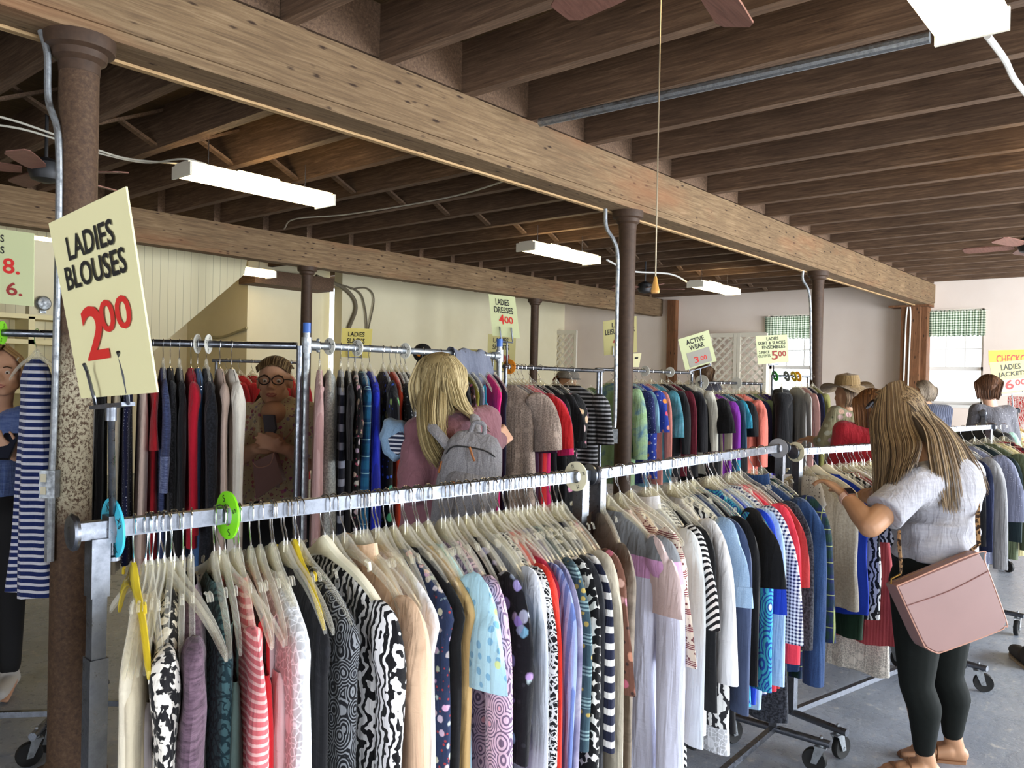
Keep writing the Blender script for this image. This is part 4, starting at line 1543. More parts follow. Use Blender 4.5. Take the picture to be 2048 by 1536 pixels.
GL = [
 (70, 1000, 'dress', 'long navy and white striped dress', K('navy_band', 'stripe', '1c2b62', 'dcdce6', sc=1.5), dict(slv=.0, hw=.075, length=1.0, thick=.045, flare=1.75, twist=.9, hook=68, neck=.035, drop=.06)),
 (104, 850, 'coat', 'dark coat right of the striped dress', K('dark_olive', 'plain', '24221f'), dict(slv=.5, length=.75, twist=.2, hw=.18)),
]
fill(RL, GL, 'at the left edge', 'hangers on the left edge rack', .8, 400)
GS = [
 (186, 900, 'coat', 'pale grey long coat left of the sign pole', K('pale_grey', 'plain', 'b9b7b2'), dict(slv=.55)),
 (206, 880, 'coat', 'black wool coat left of the sign pole', BLACK, dict(slv=.55)),
 (238, 900, 'coat', 'long cream coat right of the sign pole', K('cream_wool', 'plain', 'd8cdb4'), dict(slv=.65, slv_w=.05)),
 (262, 900, 'dress', 'navy dress with tiny white dots', K('navy_pin', 'pin', '151a3d', 'b9bccf', sc=1.2), dict(slv=.62, slv_w=.042)),
 (296, 900, 'coat', 'long pale pink coat', K('dusty_pink', 'plain', 'd6bdb0'), dict(slv=.7, slv_w=.05, slv_out=.04)),
 (318, 740, 'coat', 'red coat peeking out by the ladies blouses sign', K('coat_red', 'plain', 'a51c26'), dict(slv=.25, hw=.22)),
 (340, 860, 'sweater', 'navy knit sweater with turned up cuff', K('navy_knit', 'heather', '232b4c', '49547c'), dict(slv=.42, slv_w=.065, slv_out=.09, cuff=K('navy_knit', 'heather', '3a4570', '7b86ab'))),
 (356, 800, 'jacket', 'black curly fleece jacket', K('astrakhan', 'boucle', '0d0d10', '2b2b2f'), dict(slv=.55)),
 (376, 800, 'jacket', 'black jacket between the fleece and the red coat', BLACK, dict(slv=.5)),
 (402, 850, 'coat', 'bright red wool coat', K('wool_red', 'plain', 'b3152c'), dict(slv=.6, length=.76, thick=.028)),
 (416, 950, 'shorts', 'blue denim shorts with rolled hem below the red coat', K('light_denim', 'denim', '3a5a86', '5d80ad'), dict(slv=.0, hw=.17, length=.86, drop=.05)),
 (436, 850, 'coat', 'black boucle coat right of the red coat', K('black_boucle', 'boucle', '121318', '22242b'), dict(slv=.55, thick=.028)),
 (466, 850, 'cardigan', 'pale rose cardigan', K('pale_rose', 'plain', 'cdb5a8'), dict(slv=.6, slv_w=.045)),
 (492, 850, 'sweatshirt', 'cream sweatshirt with embroidered flowers on the sleeve', K('cream_sweat', 'plain', 'dcd6ca'), dict(slv=.6, slv_w=.06, slv_out=.06, thick=.03)),
]
fill(RS, GS, 'on the tall chrome rack', 'hangers on the tall chrome rack', .85, 500, hooks=[(186, 182), (492, 458)], styles=('wire', 'clear'), min_gap=.03)
M_EMB = K('yellow_stitching', 'floral', 'd9a64e', 'c07f34', 'e9c377', sc=3)
GP = [
 (654, 900, 'dress', 'grey sleeveless knit dress with black neckline', K('grey_knit', 'boucle', '8e9290', 'b4b7b3'), dict(slv=0, hw=.17, thick=.035, flare=1.3)),
 (630, 900, 'sweater', 'pale pink cable sweater left of the grey dress', K('pink_cable', 'stripeV', 'c9a5a2', 'b8918f'), dict(slv=.5, slv_w=.04)),
 (682, 900, 'dress', 'navy dress with thin white hem stripes', K('navy_wide', 'stripe', '171a28', '8f93a2', sc=.55), dict(slv=.0)),
 (700, 850, 'dress', 'plain black dress beside the floral one', BLACK, dict(slv=.3)),
 (716, 880, 'dress', 'black dress with white and pink flowers', K('garden_print', 'floral', '141316', 'd7b9b0', 'a8546a', sc=.9), dict(slv=.2)),
 (734, 920, 'dress', 'teal and blue plaid dress', K('teal_plaid', 'plaid', '1f5f86', '163a6a', '9fd0dc', sc=1.2), dict(slv=.0, hw=.22, thick=.03)),
 (752, 880, 'dress', 'royal blue pleated dress', K('royal_pleat', 'stripeV', '1a2bb0', '14208a'), dict(slv=.0, hw=.23, flare=1.2, thick=.03)),
 (786, 800, 'dress', 'black dress embroidered with bright flowers', K('bright_flowers', 'floral', '111114', '4f9a62', '3b5fc4', sc=.6), dict(slv=.2, slv_w=.07, thick=.03)),
 (803, 800, 'dress', 'orange red dress', K('orange_red', 'plain', 'c9442a'), dict(slv=.0)),
 (816, 800, 'blouse', 'black blouse with white dots', K('dot_black', 'pin', '16161a', 'd5d5d8'), dict(slv=.2)),
 (824, 850, 'blouse', 'silver sequin top', K('sequins', 'boucle', '6a6d72', 'd5d7da', rough=.3), dict(slv=.2, length=.5)),
 (834, 850, 'dress', 'dark brown dress left of the blonde woman', K('dark_brown', 'plain', '2b241f'), dict(slv=.2)),
 (872, 900, 'dress', 'charcoal dress behind the blonde woman', K('charcoal', 'plain', '2a2b30'), dict(slv=.2)),
 (908, 900, 'dress', 'navy dress behind the blonde woman', K('navy_plain', 'plain', '1c2340'), dict(slv=.2)),
 (934, 800, 'dress', 'long black evening dress', BLACK, dict(slv=.3, slv_w=.06, length=1.0, thick=.03)),
 (946, 790, 'blouse', 'red and black print blouse', K('red_black', 'floral', '2a1416', 'b13a35', '6a1f25'), dict(slv=.2)),
 (956, 800, 'blouse', 'olive green top', K('olive', 'plain', '7f7a2e'), dict(slv=.0)),
 (966, 830, 'dress', 'slate grey jersey dress', K('slate_jersey', 'plain', '6c7186'), dict(slv=.0)),
 (980, 830, 'camisole', 'turquoise camisole dress', K('turquoise', 'plain', '3aa9c4'), dict(straps=True, hw=.19, length=.8)),
 (1000, 830, 'dress', 'hot pink sleeveless dress', K('hot_pink', 'plain', 'e32a7c'), dict(slv=.0, hw=.2)),
 (1012, 830, 'dress', 'midnight blue dress at the right post', K('midnight', 'plain', '14132a'), dict(slv=.0, hw=.2)),
]
fill(RP, GP, 'on the pipe rack', 'hangers on the pipe rack', .86, 600, hooks=[(630, 634), (800, 772), (1012, 975)], min_gap=.03)
GD = [
 (1040, 850, 'dress', 'beige lace dress', K('beige_lace', 'lace', 'b9a598'), dict(slv=.28, slv_w=.08, slv_out=.08, thick=.05)),
 (1058, 880, 'dress', 'plum dress', K('plum', 'plain', '3a1a33'), dict(slv=.3)),
 (1072, 880, 'dress', 'dark maroon dress', K('maroon', 'plain', '5b1524'), dict(slv=.2)),
 (1096, 850, 'dress', 'bright red short sleeve dress', K('dress_red', 'plain', 'b31a1f'), dict(slv=.28, slv_w=.07, slv_out=.09, thick=.05)),
 (1114, 850, 'dress', 'magenta dress', K('magenta', 'plain', 'c2245f'), dict(slv=.32, slv_w=.05, slv_out=.09, thick=.035)),
 (1128, 850, 'dress', 'plain black dress right of the magenta one', BLACK, dict(slv=.3)),
 (1146, 860, 'dress', 'black jersey dress with short sleeve', BLACK, dict(slv=.25)),
 (1176, 860, 'dress', 'black dress with scattered pink flowers', K('rose_print', 'floral', '101012', 'c9968f', '3c3b33', sc=.55), dict(slv=.3, slv_w=.06, thick=.09, twist=-.5)),
 (1206, 880, 'dress', 'black dress with thin white stripes', K('thin_stripe', 'stripe', '121214', '8f8f92', sc=1.6), dict(slv=.3, thick=.05)),
]
fill(RD, GD, 'on the dress rack', 'hangers on the dress rack', .9, 700, min_gap=.05)
GE = [
 (1276, 850, 'blouse', 'mint green tie dye tunic', K('mint_dye', 'tiedye', '8fb37f', '9fbf95', '5f86a0'), dict(slv=.5, slv_w=.08, thick=.07)),
 (1298, 850, 'dress', 'navy dress with tiny dots', K('navy_tiny', 'pin', '232a5a', '9aa2cc', sc=1.2), dict(slv=.3, thick=.04)),
 (1304, 840, 'blouse', 'sky blue top', K('sky_blue', 'plain', '86b4cc'), dict(slv=.3, hw=.19)),
 (1322, 850, 'dress', 'orange and blue bold flower dress', K('bold_flower', 'floral', '2b3f9a', 'd9572c', 'c9cfe0', sc=.6), dict(slv=.3, thick=.05)),
 (1334, 850, 'cardigan', 'salmon pink cardigan', K('salmon', 'plain', 'd48a7e'), dict(slv=.6, slv_w=.05)),
 (1350, 880, 'blouse', 'teal patterned tunic', K('teal_tunic', 'tiedye', '2f6d7d', '4a8594', '5f93a6'), dict(slv=.35, thick=.04)),
 (1370, 850, 'jacket', 'black jacket with a red badge', BLACK, dict(slv=.5, thick=.05)),
 (1384, 850, 'jacket', 'burgundy jacket', K('burgundy', 'plain', '6a2230'), dict(slv=.55)),
 (1404, 850, 'jacket', 'black quilted jacket', K('black_quilt', 'plain', '16161b'), dict(slv=.5, thick=.06)),
 (1424, 850, 'sweater', 'off white sweater', K('off_white', 'plain', 'd5d3c6'), dict(slv=.6, slv_w=.06, thick=.04)),
]
fill(RE, GE, 'on the leisurewear rack', 'hangers on the leisurewear rack', .8, 800, min_gap=.07)
GA = [
 (1444, 830, 'shorts', 'black athletic shirt with small white marks', BLACK, dict(slv=.25, slv_w=.08, thick=.07)),
 (1454, 880, 'pants', 'beige track jacket', K('beige_plain', 'plain', 'cbc2ae'), dict(slv=.5)),
 (1472, 850, 'shirt', 'violet running shirt', K('violet', 'plain', '7d2f9c'), dict(slv=.5, slv_w=.05, thick=.05)),
 (1484, 850, 'jacket', 'slate teal track jacket', K('slate_teal', 'plain', '36586a'), dict(slv=.4)),
 (1491, 830, 'shirt', 'aqua sports shirt', K('aqua', 'plain', '3d9dbb'), dict(slv=.22)),
 (1502, 850, 'shirt', 'black sports shirt', BLACK, dict(slv=.3, thick=.05)),
 (1522, 860, 'sweatshirt', 'coral sweatshirt with rolled sleeve', K('coral', 'plain', 'e27b6c'), dict(slv=.6, slv_w=.07, thick=.06)),
 (1534, 860, 'jacket', 'navy track jacket', K('navy_plain', 'plain', '1c2340'), dict(slv=.5)),
 (1546, 840, 'shirt', 'light green sports shirt', K('light_green', 'plain', '9fb588'), dict(slv=.25)),
 (1554, 860, 'shirt', 'periwinkle blue shirt with white shoulder', K('periwinkle', 'plain', '5a55b0'), dict(slv=.3)),
 (1568, 860, 'jacket', 'deep purple fleece jacket', K('deep_purple', 'plain', '4b3590'), dict(slv=.55, thick=.05)),
]
for r_ in GA:
    pass
GA = [(a, b, {'shorts': 'shirt', 'pants': 'jacket'}.get(c, c), d, e, f) for a, b, c, d, e, f in GA]
fill(RA, GA, 'on the active wear rack', 'hangers on the active wear rack', .8, 900, min_gap=.06)
GJ = [
 (1590, 820, 'jacket', 'black suit jacket', BLACK, dict(slv=.55, slv_w=.07, thick=.1, twist=-.5)),
 (1620, 830, 'shirt', 'pale grey blazer', K('pale_grey', 'plain', 'b9b7b2'), dict(slv=.55, slv_w=.06)),
 (1631, 850, 'jacket', 'blush pink jacket', K('blush', 'plain', 'c49690'), dict(slv=.55)),
 (1642, 850, 'jacket', 'navy blue pantsuit jacket', K('navy_plain', 'plain', '1c2340'), dict(slv=.5)),
 (1654, 820, 'jacket', 'olive green jacket', K('olive_jacket', 'plain', '7c7a44'), dict(slv=.45, slv_w=.06, thick=.05)),
]
fill(RJ, GJ, 'on the short rack', 'hangers on the short rack', .85, 1000, min_gap=.06)
G4 = [
 (1930, 1000, 'jacket', 'faded blue shirt', K('faded_blue', 'plain', '8d93a6'), dict(slv=.4)),
 (1955, 1000, 'jacket', 'black jacket', BLACK, dict(slv=.45)),
 (1972, 1000, 'jacket', 'dark navy jacket', K('navy_plain', 'plain', '1c2340'), dict(slv=.5)),
 (1996, 1000, 'shirt', 'light grey long sleeve shirt', K('light_grey', 'plain', '8d8d90'), dict(slv=.62, slv_w=.06, slv_out=.07, thick=.035)),
 (2018, 1000, 'shirt', 'blue grey speckled shirt', K('speckled', 'pin', '70748a', 'a9adbd', sc=1.4), dict(slv=.35, slv_w=.065, slv_out=.08, thick=.035)),
 (2030, 1000, 'jacket', 'black and teal jacket', K('dark_teal', 'plain', '1d2b2e'), dict(slv=.5)),
 (2050, 1000, 'jacket', 'army green jacket', K('army_green', 'plain', '4c553f'), dict(slv=.58, slv_w=.06, thick=.04)),
 (2066, 980, 'jacket', 'pale yellow jacket', K('pale_yellow', 'plain', 'bdb285'), dict(slv=.5, thick=.04)),
 (2085, 980, 'shirt', 'red plaid shirt', K('red_plaid', 'plaid', '8e2430', '2b1a24', 'd8c0b0'), dict(slv=.5)),
]
fill(R4, G4, 'on the rack behind the grey shirt woman', 'hangers on the rack behind the woman', .74, 1100, min_gap=.04)
G5 = [
 (2010, 900, 'jacket', 'black leather look jacket', K('black_leather', 'plain', '1a1a1c', rough=.5), dict(slv=.5, thick=.06, twist=-.35)),
 (2034, 880, 'shirt', 'aqua green shirt', K('aqua_green', 'plain', '9fc4b6'), dict(slv=.4, thick=.05)),
 (2048, 900, 'blouse', 'yellow flower print blouse', K('yellow_print', 'floral', 'd9cf9a', 'd8b64e', 'b5544a', sc=.8), dict(slv=.4, thick=.05)),
 (2066, 900, 'blouse', 'tan blouse', K('tan_satin', 'plain', 'c9a972'), dict(slv=.4)),
]
fill(R5, G5, 'on the far right rack', 'hangers on the far right rack', .7, 1200, min_gap=.08)
GR = [(430 + 26 * k, 740, 'jacket', d_ + ' red jacket', K('dark_red', 'plain', ('9a1a20', 'b01f25')[k % 2]), dict(slv=.4, twist=1.0 - .1 * k, thick=.03)) for k, d_ in enumerate(('leftmost', 'second', 'third', 'fourth', 'fifth', 'sixth', 'rightmost'))]
fill(RR, GR, 'on the far red rack behind glasses woman', 'hangers on the far red rack', .75, 1300, min_gap=.1)

M_WDISC = plain('white_disc_plastic', 'd9d8ce', .45)
disc(RS, RS.t_at(395, 690, off=0), .014, .044, M_WDISC, 'white L size ring on the tall chrome rack, left of the pair', 'L')
disc(RS, RS.t_at(417, 690, off=0), .014, .044, M_WDISC, 'white XL size ring on the tall chrome rack, right of the pair', 'XL')
disc(RP, .13, .014, .04, M_WDISC, 'white size ring next to the left post of the pipe rack', '8')
disc(RP, .30, .014, .04, M_WDISC, 'second white size ring from the left post of the pipe rack', '10')
disc(RP, .62, .014, .04, M_WDISC, 'white size ring near the middle of the pipe rack', '12')
disc(RD, .06, .016, .045, plain('orange_plastic', 'e58a1f', .4), 'orange size ring at the left end of the dress rack', 'M')
disc(RL, RL.t_at(4, 668, off=0), .016, .05, plain('lime_plastic', '7fdc1e', .4), 'lime green size ring at the left edge of the room', 'S')
disc(RE, RE.t_at(1290, 742, off=0), .014, .045, M_WDISC, 'white size ring right of the column on the leisurewear rack')
disc(RE, RE.t_at(1340, 744, off=0), .014, .045, M_WDISC, 'white size ring near the right end of the leisurewear rack')
disc(RA, .05, .014, .07, M_WDISC, 'white size ring at the left end of the active wear rack')
disc(RA, .7, .014, .06, M_WDISC, 'white size ring at the right part of the active wear rack')
disc(RJ, .04, .02, .055, plain('green_plastic', '3fae3c', .4), 'green size ring on the short rack', lean=.3)
disc(RJ, .17, .02, .055, plain('grey_plastic', '8d8d92', .4), 'grey size ring on the short rack', lean=.3)
disc(RJ, .25, .02, .055, plain('yellow_plastic', 'e6c42c', .4), 'yellow size ring on the short rack', lean=.3)
disc(RJ, .30, .02, .055, plain('amber_plastic', 'e0a01f', .4), 'amber size ring on the short rack, right of the yellow', lean=.3)
disc(R5, .02, .0, .03, plain('dull_red_plastic', '9c3a34', .5), 'dull red disc at the end of the far right rack') if False else None

# ================================================================ price signs
M_SIGN = plain('cream_sign_board', 'e6dfae', .55)
M_SIGNG = plain('pale_green_sign_board', 'c6cb9c', .55)
M_SIGNO = plain('olive_sign_board', 'b3a970', .55)
M_BLK = plain('black_print', '1a1a1a', .6)
M_REDP = plain('red_print', 'cf2a24', .6)
M_DKRED = plain('dark_red_print', '96302c', .6)
M_GREYP = plain('grey_paper', '9f9b90', .6)
M_ORANGE = plain('orange_board', 'f5a81c', .55)


def sign(corn, dep, label, mat, lines, papers=(), thick=.003, name='price_sign'):
    """corn: pixels TL, TR, BR, BL of the board; dep: depth at its left and right edge"""
    if not isinstance(dep, tuple):
        dep = (dep, dep)
    TL, TR, BR, BL = (at(c[0], c[1], d_) for c, d_ in zip(corn, (dep[0], dep[1], dep[1], dep[0])))
    mb = MB()
    nrm = (BR - BL).cross(TL - BL).normalized()
    mb.rings([[p - nrm * thick for p in (BL, BR, TR, TL)], [BL, BR, TR, TL]])
    o = thing(mb, name, mat, label, 'sign', 'price signs', 0)
    quad = (BL, BR, TR, TL)

    def pt(s_, t_, l_):
        return (BL * (1 - s_) + BR * s_) * (1 - t_) + (TL * (1 - s_) + TR * s_) * t_ + nrm * l_
    for (m_, s0, s1, t0, t1) in papers:
        part(MB().rings([[pt(s0, t0, .0002), pt(s1, t0, .0002), pt(s1, t1, .0002), pt(s0, t1, .0002)], [pt(s0, t0, .0012), pt(s1, t0, .0012), pt(s1, t1, .0012), pt(s0, t1, .0012)]]), 'paper_patch', m_, o, 0)
    for (tx, s0, s1, t0, t1, m_) in lines:
        b_ = {'L': .012}.get('x', .012)
        l_ = letters(tx, quad, s0, s1, t0, t1, .0016, bold=.018)
        part(l_, 'lettering', m_, o, 0)
    return o, quad


# the big sign over the nearest rack, on a U-shaped holder clamped to the rail
S1, Q = sign(((97, 447), (251, 373), (314, 785), (162, 797)), (1.34, 1.16), 'tilted cream ladies blouses 2.00 sign above the nearest rack', M_SIGN,
             [('LADIES', .20, .80, .755, .885, M_BLK), ('BLOUSES', .11, .89, .60, .73, M_BLK), ('2', .22, .52, .20, .49, M_REDP), ('00', .47, .86, .33, .50, M_REDP)])
base = R1.p(R1.t_at(225, 1055, off=0))
top = at(222, 822, 1.27)
root = empty('sign_holder', base, 'chrome sign holder clamped to the left end of the nearest rack', 'sign holder')
part(MB().tube([base + V((0, 0, .012)), top], .0055, 12), 'pole', M_CHROME, root)
part(MB().tube([top - V((0, 0, .015)), top + V((0, 0, .012))], .0085, 12), 'collar', M_CHROME, root)
l0, l1 = at(192, 815, 1.29), at(257, 808, 1.24)
part(MB().bar(l0, l1, .022, .006), 'bracket', M_CHROME, root, 0)
for l_, up, kn, tp in ((l0, (188, 795), (174, 742), (168, 728)), (l1, (255, 785), (240, 715), (236, 704))):
    dd = (l_ - CAMP).dot(_F)
    part(MB().tube([l_, at(up[0], up[1], dd - .012), at((up[0] + kn[0]) / 2, (up[1] + kn[1]) / 2, dd - .013), at(kn[0], kn[1], dd - .006), at(tp[0], tp[1], dd - .016)], .0028, 8, True), 'clip_arm', M_CHROME, root)
mb = MB().bar(base - R1.d * .012, base + R1.d * .012, .034, .046)
part(mb, 'clamp', M_CHROME, root, 0)
part(MB().tube([base - V((0, 0, .02)), base - V((0, 0, .048))], .006, 12).lathe([(.004, 0), (.014, -.003), (.014, -.010), (.004, -.012)], base - V((0, 0, .046)), n=20), 'clamp_screw', M_CHROME, root)

sign(((-70, 448), (68, 467), (67, 613), (-70, 600)), 3.0, 'sign cut off by the left edge, reading S S 8. 6.', M_SIGNG,
     [('S', .515, .57, .825, .925, M_BLK), ('S', .515, .575, .67, .77, M_BLK), ('8.', .55, .80, .41, .62, M_REDP), ('6.', .60, .84, .12, .30, M_DKRED)])
S_, Q1 = sign(((684, 656), (745, 658), (740, 716), (680, 714)), 6.2, 'cream ladies slacks sign above the pipe rack', plain('yellow_cream_board', 'e6d67a', .55),
     [('LADIES', .22, .76, .72, .88, M_BLK), ('SLACKS', .20, .78, .49, .66, M_BLK)])
S_, Q = sign(((977, 588), (1030, 594), (1040, 677), (985, 671)), 4.9, 'pale green ladies dresses 4.00 sign, uppermost of the dress rack', M_SIGNG,
             [('LADIES', .24, .75, .76, .91, M_BLK), ('DRESSES', .16, .86, .57, .72, M_BLK), ('4', .30, .50, .30, .54, M_REDP), ('00', .51, .82, .33, .50, M_REDP)])
def stand(b, t, w, label, sq):
    root = empty('sign_holder', b, label, 'sign holder', 'sign holders')
    part(MB().tube([b, t], .006, 10), 'pole', M_CHROME, root)
    dr = (sq[1] - sq[0]).normalized()
    part(MB().bar(t - dr * w, t + dr * w, .02, .008), 'bracket', M_CHROME, root, 0)
    up = (sq[3] - sq[0]).normalized()
    nn = dr.cross(up).normalized()
    for sg in (-1, 1):
        part(MB().tube([t + dr * w * sg, t + dr * w * sg + up * .03 + nn * .01, t + dr * w * sg + up * .09 + nn * .004], .004, 8), 'clip_arm', M_CHROME, root)
    return root
def fstand(x, y, d_, w, label, Q):
    t_ = at(x, y, d_)
    return stand(V((t_.x, t_.y, 0)), t_, w, label, Q)

fstand(710, 715, 6.2, .05, 'chrome floor stand of the ladies slacks sign', Q1)
stand(at(1014, 733, 4.9), at(1014, 684, 4.9), .035, 'slim chrome holder of the ladies dresses sign', Q)
S_, Q = sign(((976, 668), (1032, 672), (1029, 745), (974, 741)), 6.4, 'olive ladies shorts sign below the ladies dresses sign', M_SIGNO,
             [('LADIES', .20, .74, .78, .92, M_BLK), ('SHORTS', .18, .76, .59, .73, M_BLK), ('0.00', .26, .80, .26, .48, M_DKRED)])
fstand(1001, 743, 6.4, .06, 'chrome floor stand of the ladies shorts sign', Q)
S_, Q = sign(((926, 697), (955, 699), (954, 745), (925, 743)), 6.6, 'small olive sign left of the ladies shorts sign', M_SIGNO, [('ENT SET', .14, .9, .72, .86, M_BLK)])
fstand(940, 744, 6.6, .03, 'chrome floor stand of the small olive sign', Q)
S_, Q = sign(((1206, 643), (1273, 632), (1274, 704), (1208, 711)), 6.9, 'olive leisurewear sign half hidden by the conduit column', M_SIGNO,
             [('LADIES', .26, .78, .78, .92, M_BLK), ('LEISUREWEAR', .06, .95, .58, .74, M_BLK), ('4', .28, .40, .26, .50, M_DKRED), ('00', .42, .7, .3, .48, M_DKRED)])
stand(at(1243, 742, 6.9), at(1241, 712, 6.9), .06, 'chrome holder of the leisurewear sign', Q)
sign(((1266, 707), (1283, 706), (1278, 734), (1262, 734)), 6.7, 'small cream tag just right of the conduit column', M_SIGN, [('-', .3, .7, .6, .72, M_BLK)])
S_, Q = sign(((1356, 679), (1417, 660), (1433, 722), (1371, 741)), 7.4, 'tilted active wear 3.00 sign in front of the lattice screen', M_SIGNG,
             [('ACTIVE', .22, .80, .74, .90, M_BLK), ('WEAR', .28, .76, .55, .70, M_BLK), ('3', .34, .48, .12, .32, M_REDP), ('00', .54, .74, .15, .29, M_REDP)], [(M_GREYP, .15, .88, .04, .50)])
stand(at(1402, 764, 7.45), at(1400, 737, 7.45), .1, 'chrome holder of the active wear sign', Q)
S_, Q = sign(((1511, 672), (1574, 669), (1578, 724), (1516, 729)), 7.9, 'ladies skirt and slacks ensembles 5.00 sign before the window', M_SIGNG,
             [('LADIES', .34, .72, .82, .94, M_BLK), ('SKIRT & SLACKS', .05, .93, .67, .79, M_BLK), ('ENSEMBLES', .18, .92, .52, .64, M_BLK), ('2 PIECE', .06, .40, .36, .46, M_BLK), ('OUTFITS', .04, .42, .23, .33, M_BLK), ('5', .46, .66, .12, .44, M_DKRED), ('00', .67, .93, .22, .42, M_DKRED)])
stand(at(1547, 753, 8.1), at(1547, 730, 8.0), .05, 'chrome holder of the skirt and slacks sign', Q)
sign(((1977, 701), (2062, 699), (2062, 730), (1978, 730)), 8.2, 'orange checkout sign at the right edge', M_ORANGE, [('CHECKOUT', .18, 1.12, .14, .68, M_REDP)])
S_, Q = sign(((1979, 725), (2056, 719), (2058, 780), (1988, 789)), 7.6, 'ladies jackets 6.00 sign at the right edge', M_SIGNO,
             [('LADIES', .28, .80, .72, .90, M_BLK), ('JACKETS', .18, .95, .48, .66, M_BLK), ('6', .34, .58, .10, .40, M_DKRED), ('00', .62, .92, .20, .38, M_DKRED)], [(M_GREYP, .14, .95, .03, .42)])
stand(at(2026, 823, 7.7), at(2024, 788, 7.65), .1, 'dark holder of the ladies jackets sign', Q)

# alarm bell on a cream post, shelves, and other odds at the left
pz = on(85, 607, 1, 8.9)
thing(MB().box((pz.x - .12, 8.9, 0), (pz.x + .12, 9.0, 2.9)), 'trim_3', M_CREAM, None, None, None, 0).__setitem__('kind', 'structure')
root = empty('alarm_bell', pz, 'grey round alarm bell on the cream post at the left', 'bell')
part(MB().lathe([(.04, 0), (.07, .012), (.075, .03), (.06, .05), (.02, .06)], pz, (0, -1, 0), 24), 'gong', M_GALV, root)
part(MB().box((pz.x - .03, pz.y - .02, pz.z - .1), (pz.x + .03, pz.y - .0, pz.z - .05)), 'back_box', M_GALV, root, 0)
root = empty('shelf_unit', (2.2, 8.0, 0), 'cream wooden shelf unit along the back at the far left', 'shelf')
M_SHELF = plain('cream_shelf_paint', 'd5c99a', .6)
p0, p1 = on(-80, 650, 1, 8.0), on(150, 650, 1, 8.0)
for k, z in enumerate((.4, .9, 1.4, 1.83, 2.05)):
    part(MB().box((p0.x - .1, 7.8, z), (p1.x, 8.15, z + .04)), 'shelf_board', M_SHELF, root, 0)
for x in (p0.x - .1, (p0.x + p1.x) / 2, p1.x):
    part(MB().box((x, 7.8, 0), (x + .05, 8.15, 2.07)), 'side_panel', M_SHELF, root, 0)
part(MB().box((p0.x - .1, 8.13, 0), (p1.x, 8.15, 2.05)), 'back_panel', M_BOARD, root, 0)

# ================================================================ people
M_SKIN = plain('skin', 'b48766', .5, 0, .35, .12, 12)
M_SKIN2 = plain('pale_skin', 'd3a68c', .5, 0, .35, .1, 12)
M_SKIN3 = plain('light_skin', 'cfa083', .5, 0, .35, .1, 12)


def m_hair(name, dark, light, tip):
    t = NT(name)
    g = t.n.new('ShaderNodeNewGeometry')
    st = t.noise(t.co((150, 150, 6)), 1.0, 3, .7)
    c = t.ramp(t.math('ADD', t.math('MULTIPLY', g.outputs['Random Per Island'], .75), t.math('MULTIPLY', st, .2)), [(.1, hx(dark)), (.5, hx(light)), (.95, hx(tip))])
    t.bump(st, .4, .004)
    return t.set(col=c, rough=.6, spec=.22)


def strands(mb, guides, n, r=.004, jit=.012, seg=12, sides=5, seed=1, ends=.10, taper=.35, shell=()):
    """hair locks interpolated across a fan of guide curves (all with the same number of points)"""
    rnd = random.Random(seed)
    G = [[V(p) for p in g] for g in guides]
    for k in range(n):
        u = rnd.random() * (len(G) - 1)
        i = min(int(u), len(G) - 2)
        f = u - i
        j = V((rnd.gauss(0, 1), rnd.gauss(0, 1), rnd.gauss(0, .5))) * jit
        pts = []
        m_ = len(G[0])
        for q in range(m_):
            w = q / (m_ - 1)
            pts.append(G[i][q].lerp(G[i + 1][q], f) + j * (.35 + .65 * w))
        P = spline(pts, seg)
        for c_, r_ in shell:
            for x in range(seg):
                e_ = P[x] - c_
                if e_.length < r_:
                    P[x] = c_ + e_.normalized() * r_
        P[-1] = P[-1] + (P[-1] - P[-2]) * rnd.uniform(-.4, ends * 10)
        rr = r * rnd.uniform(.7, 1.5)
        mb.tube(P, [rr * (1 - taper * (x / (seg - 1)) ** 3) if x < seg - 1 else rr * .25 for x in range(seg)], sides, True, .55)
    return mb


def hand(mb, wrist, palm_dir, back, side, size=1.0, curl=(.5, .5, .55, .6), thumb_out=.6, spread=.10):
    """palm and five bent fingers added as volumes; palm_dir points to the fingertips, back = back of the hand normal, side = towards the thumb"""
    d = V(palm_dir).normalized()
    b = (V(back) - d * V(back).dot(d)).normalized()
    s_ = (V(side) - d * V(side).dot(d) - b * V(side).dot(b)).normalized()
    S = size
    k0 = wrist + d * .012 * S
    for off in (-.026, -.009, .009, .026):
        mb.cone(k0 + s_ * off * .7 * S, .0145 * S, wrist + d * .082 * S + s_ * off * 1.05 * S, .0118 * S, 10)
    for f, (off, L) in enumerate(((.028, .070), (.0095, .078), (-.0095, .072), (-.027, .056))):
        p = wrist + d * .084 * S + s_ * off * S
        dd = (d + s_ * (spread * (1.5 - f) * .8)).normalized()
        c = curl[f]
        a = 0
        lens = (L * .46, L * .31, L * .25)
        for q in range(3):
            a += c * (.75, 1.0, .7)[q]
            v_ = dd * math.cos(a) - b * math.sin(a)
            e = p + v_ * lens[q] * S
            mb.cone(p, (.0098, .0090, .0082)[q] * S, e, (.0090, .0082, .0070)[q] * S, 10)
            p = e
    p = wrist + d * .022 * S + s_ * .026 * S
    v_ = (d * .62 + s_ * thumb_out - b * .25).normalized()
    e = p + v_ * .045 * S
    mb.cone(p, .0140 * S, e, .0112 * S, 10)
    v2 = (v_ + d * .5 - b * .25 - s_ * .3).normalized()
    e2 = e + v2 * .032 * S
    mb.cone(e, .0108 * S, e2, .0098 * S, 10)
    v3 = (v2 - b * .25 - s_ * .2).normalized()
    mb.cone(e2, .0096 * S, e2 + v3 * .024 * S, .0078 * S, 10)
    return mb


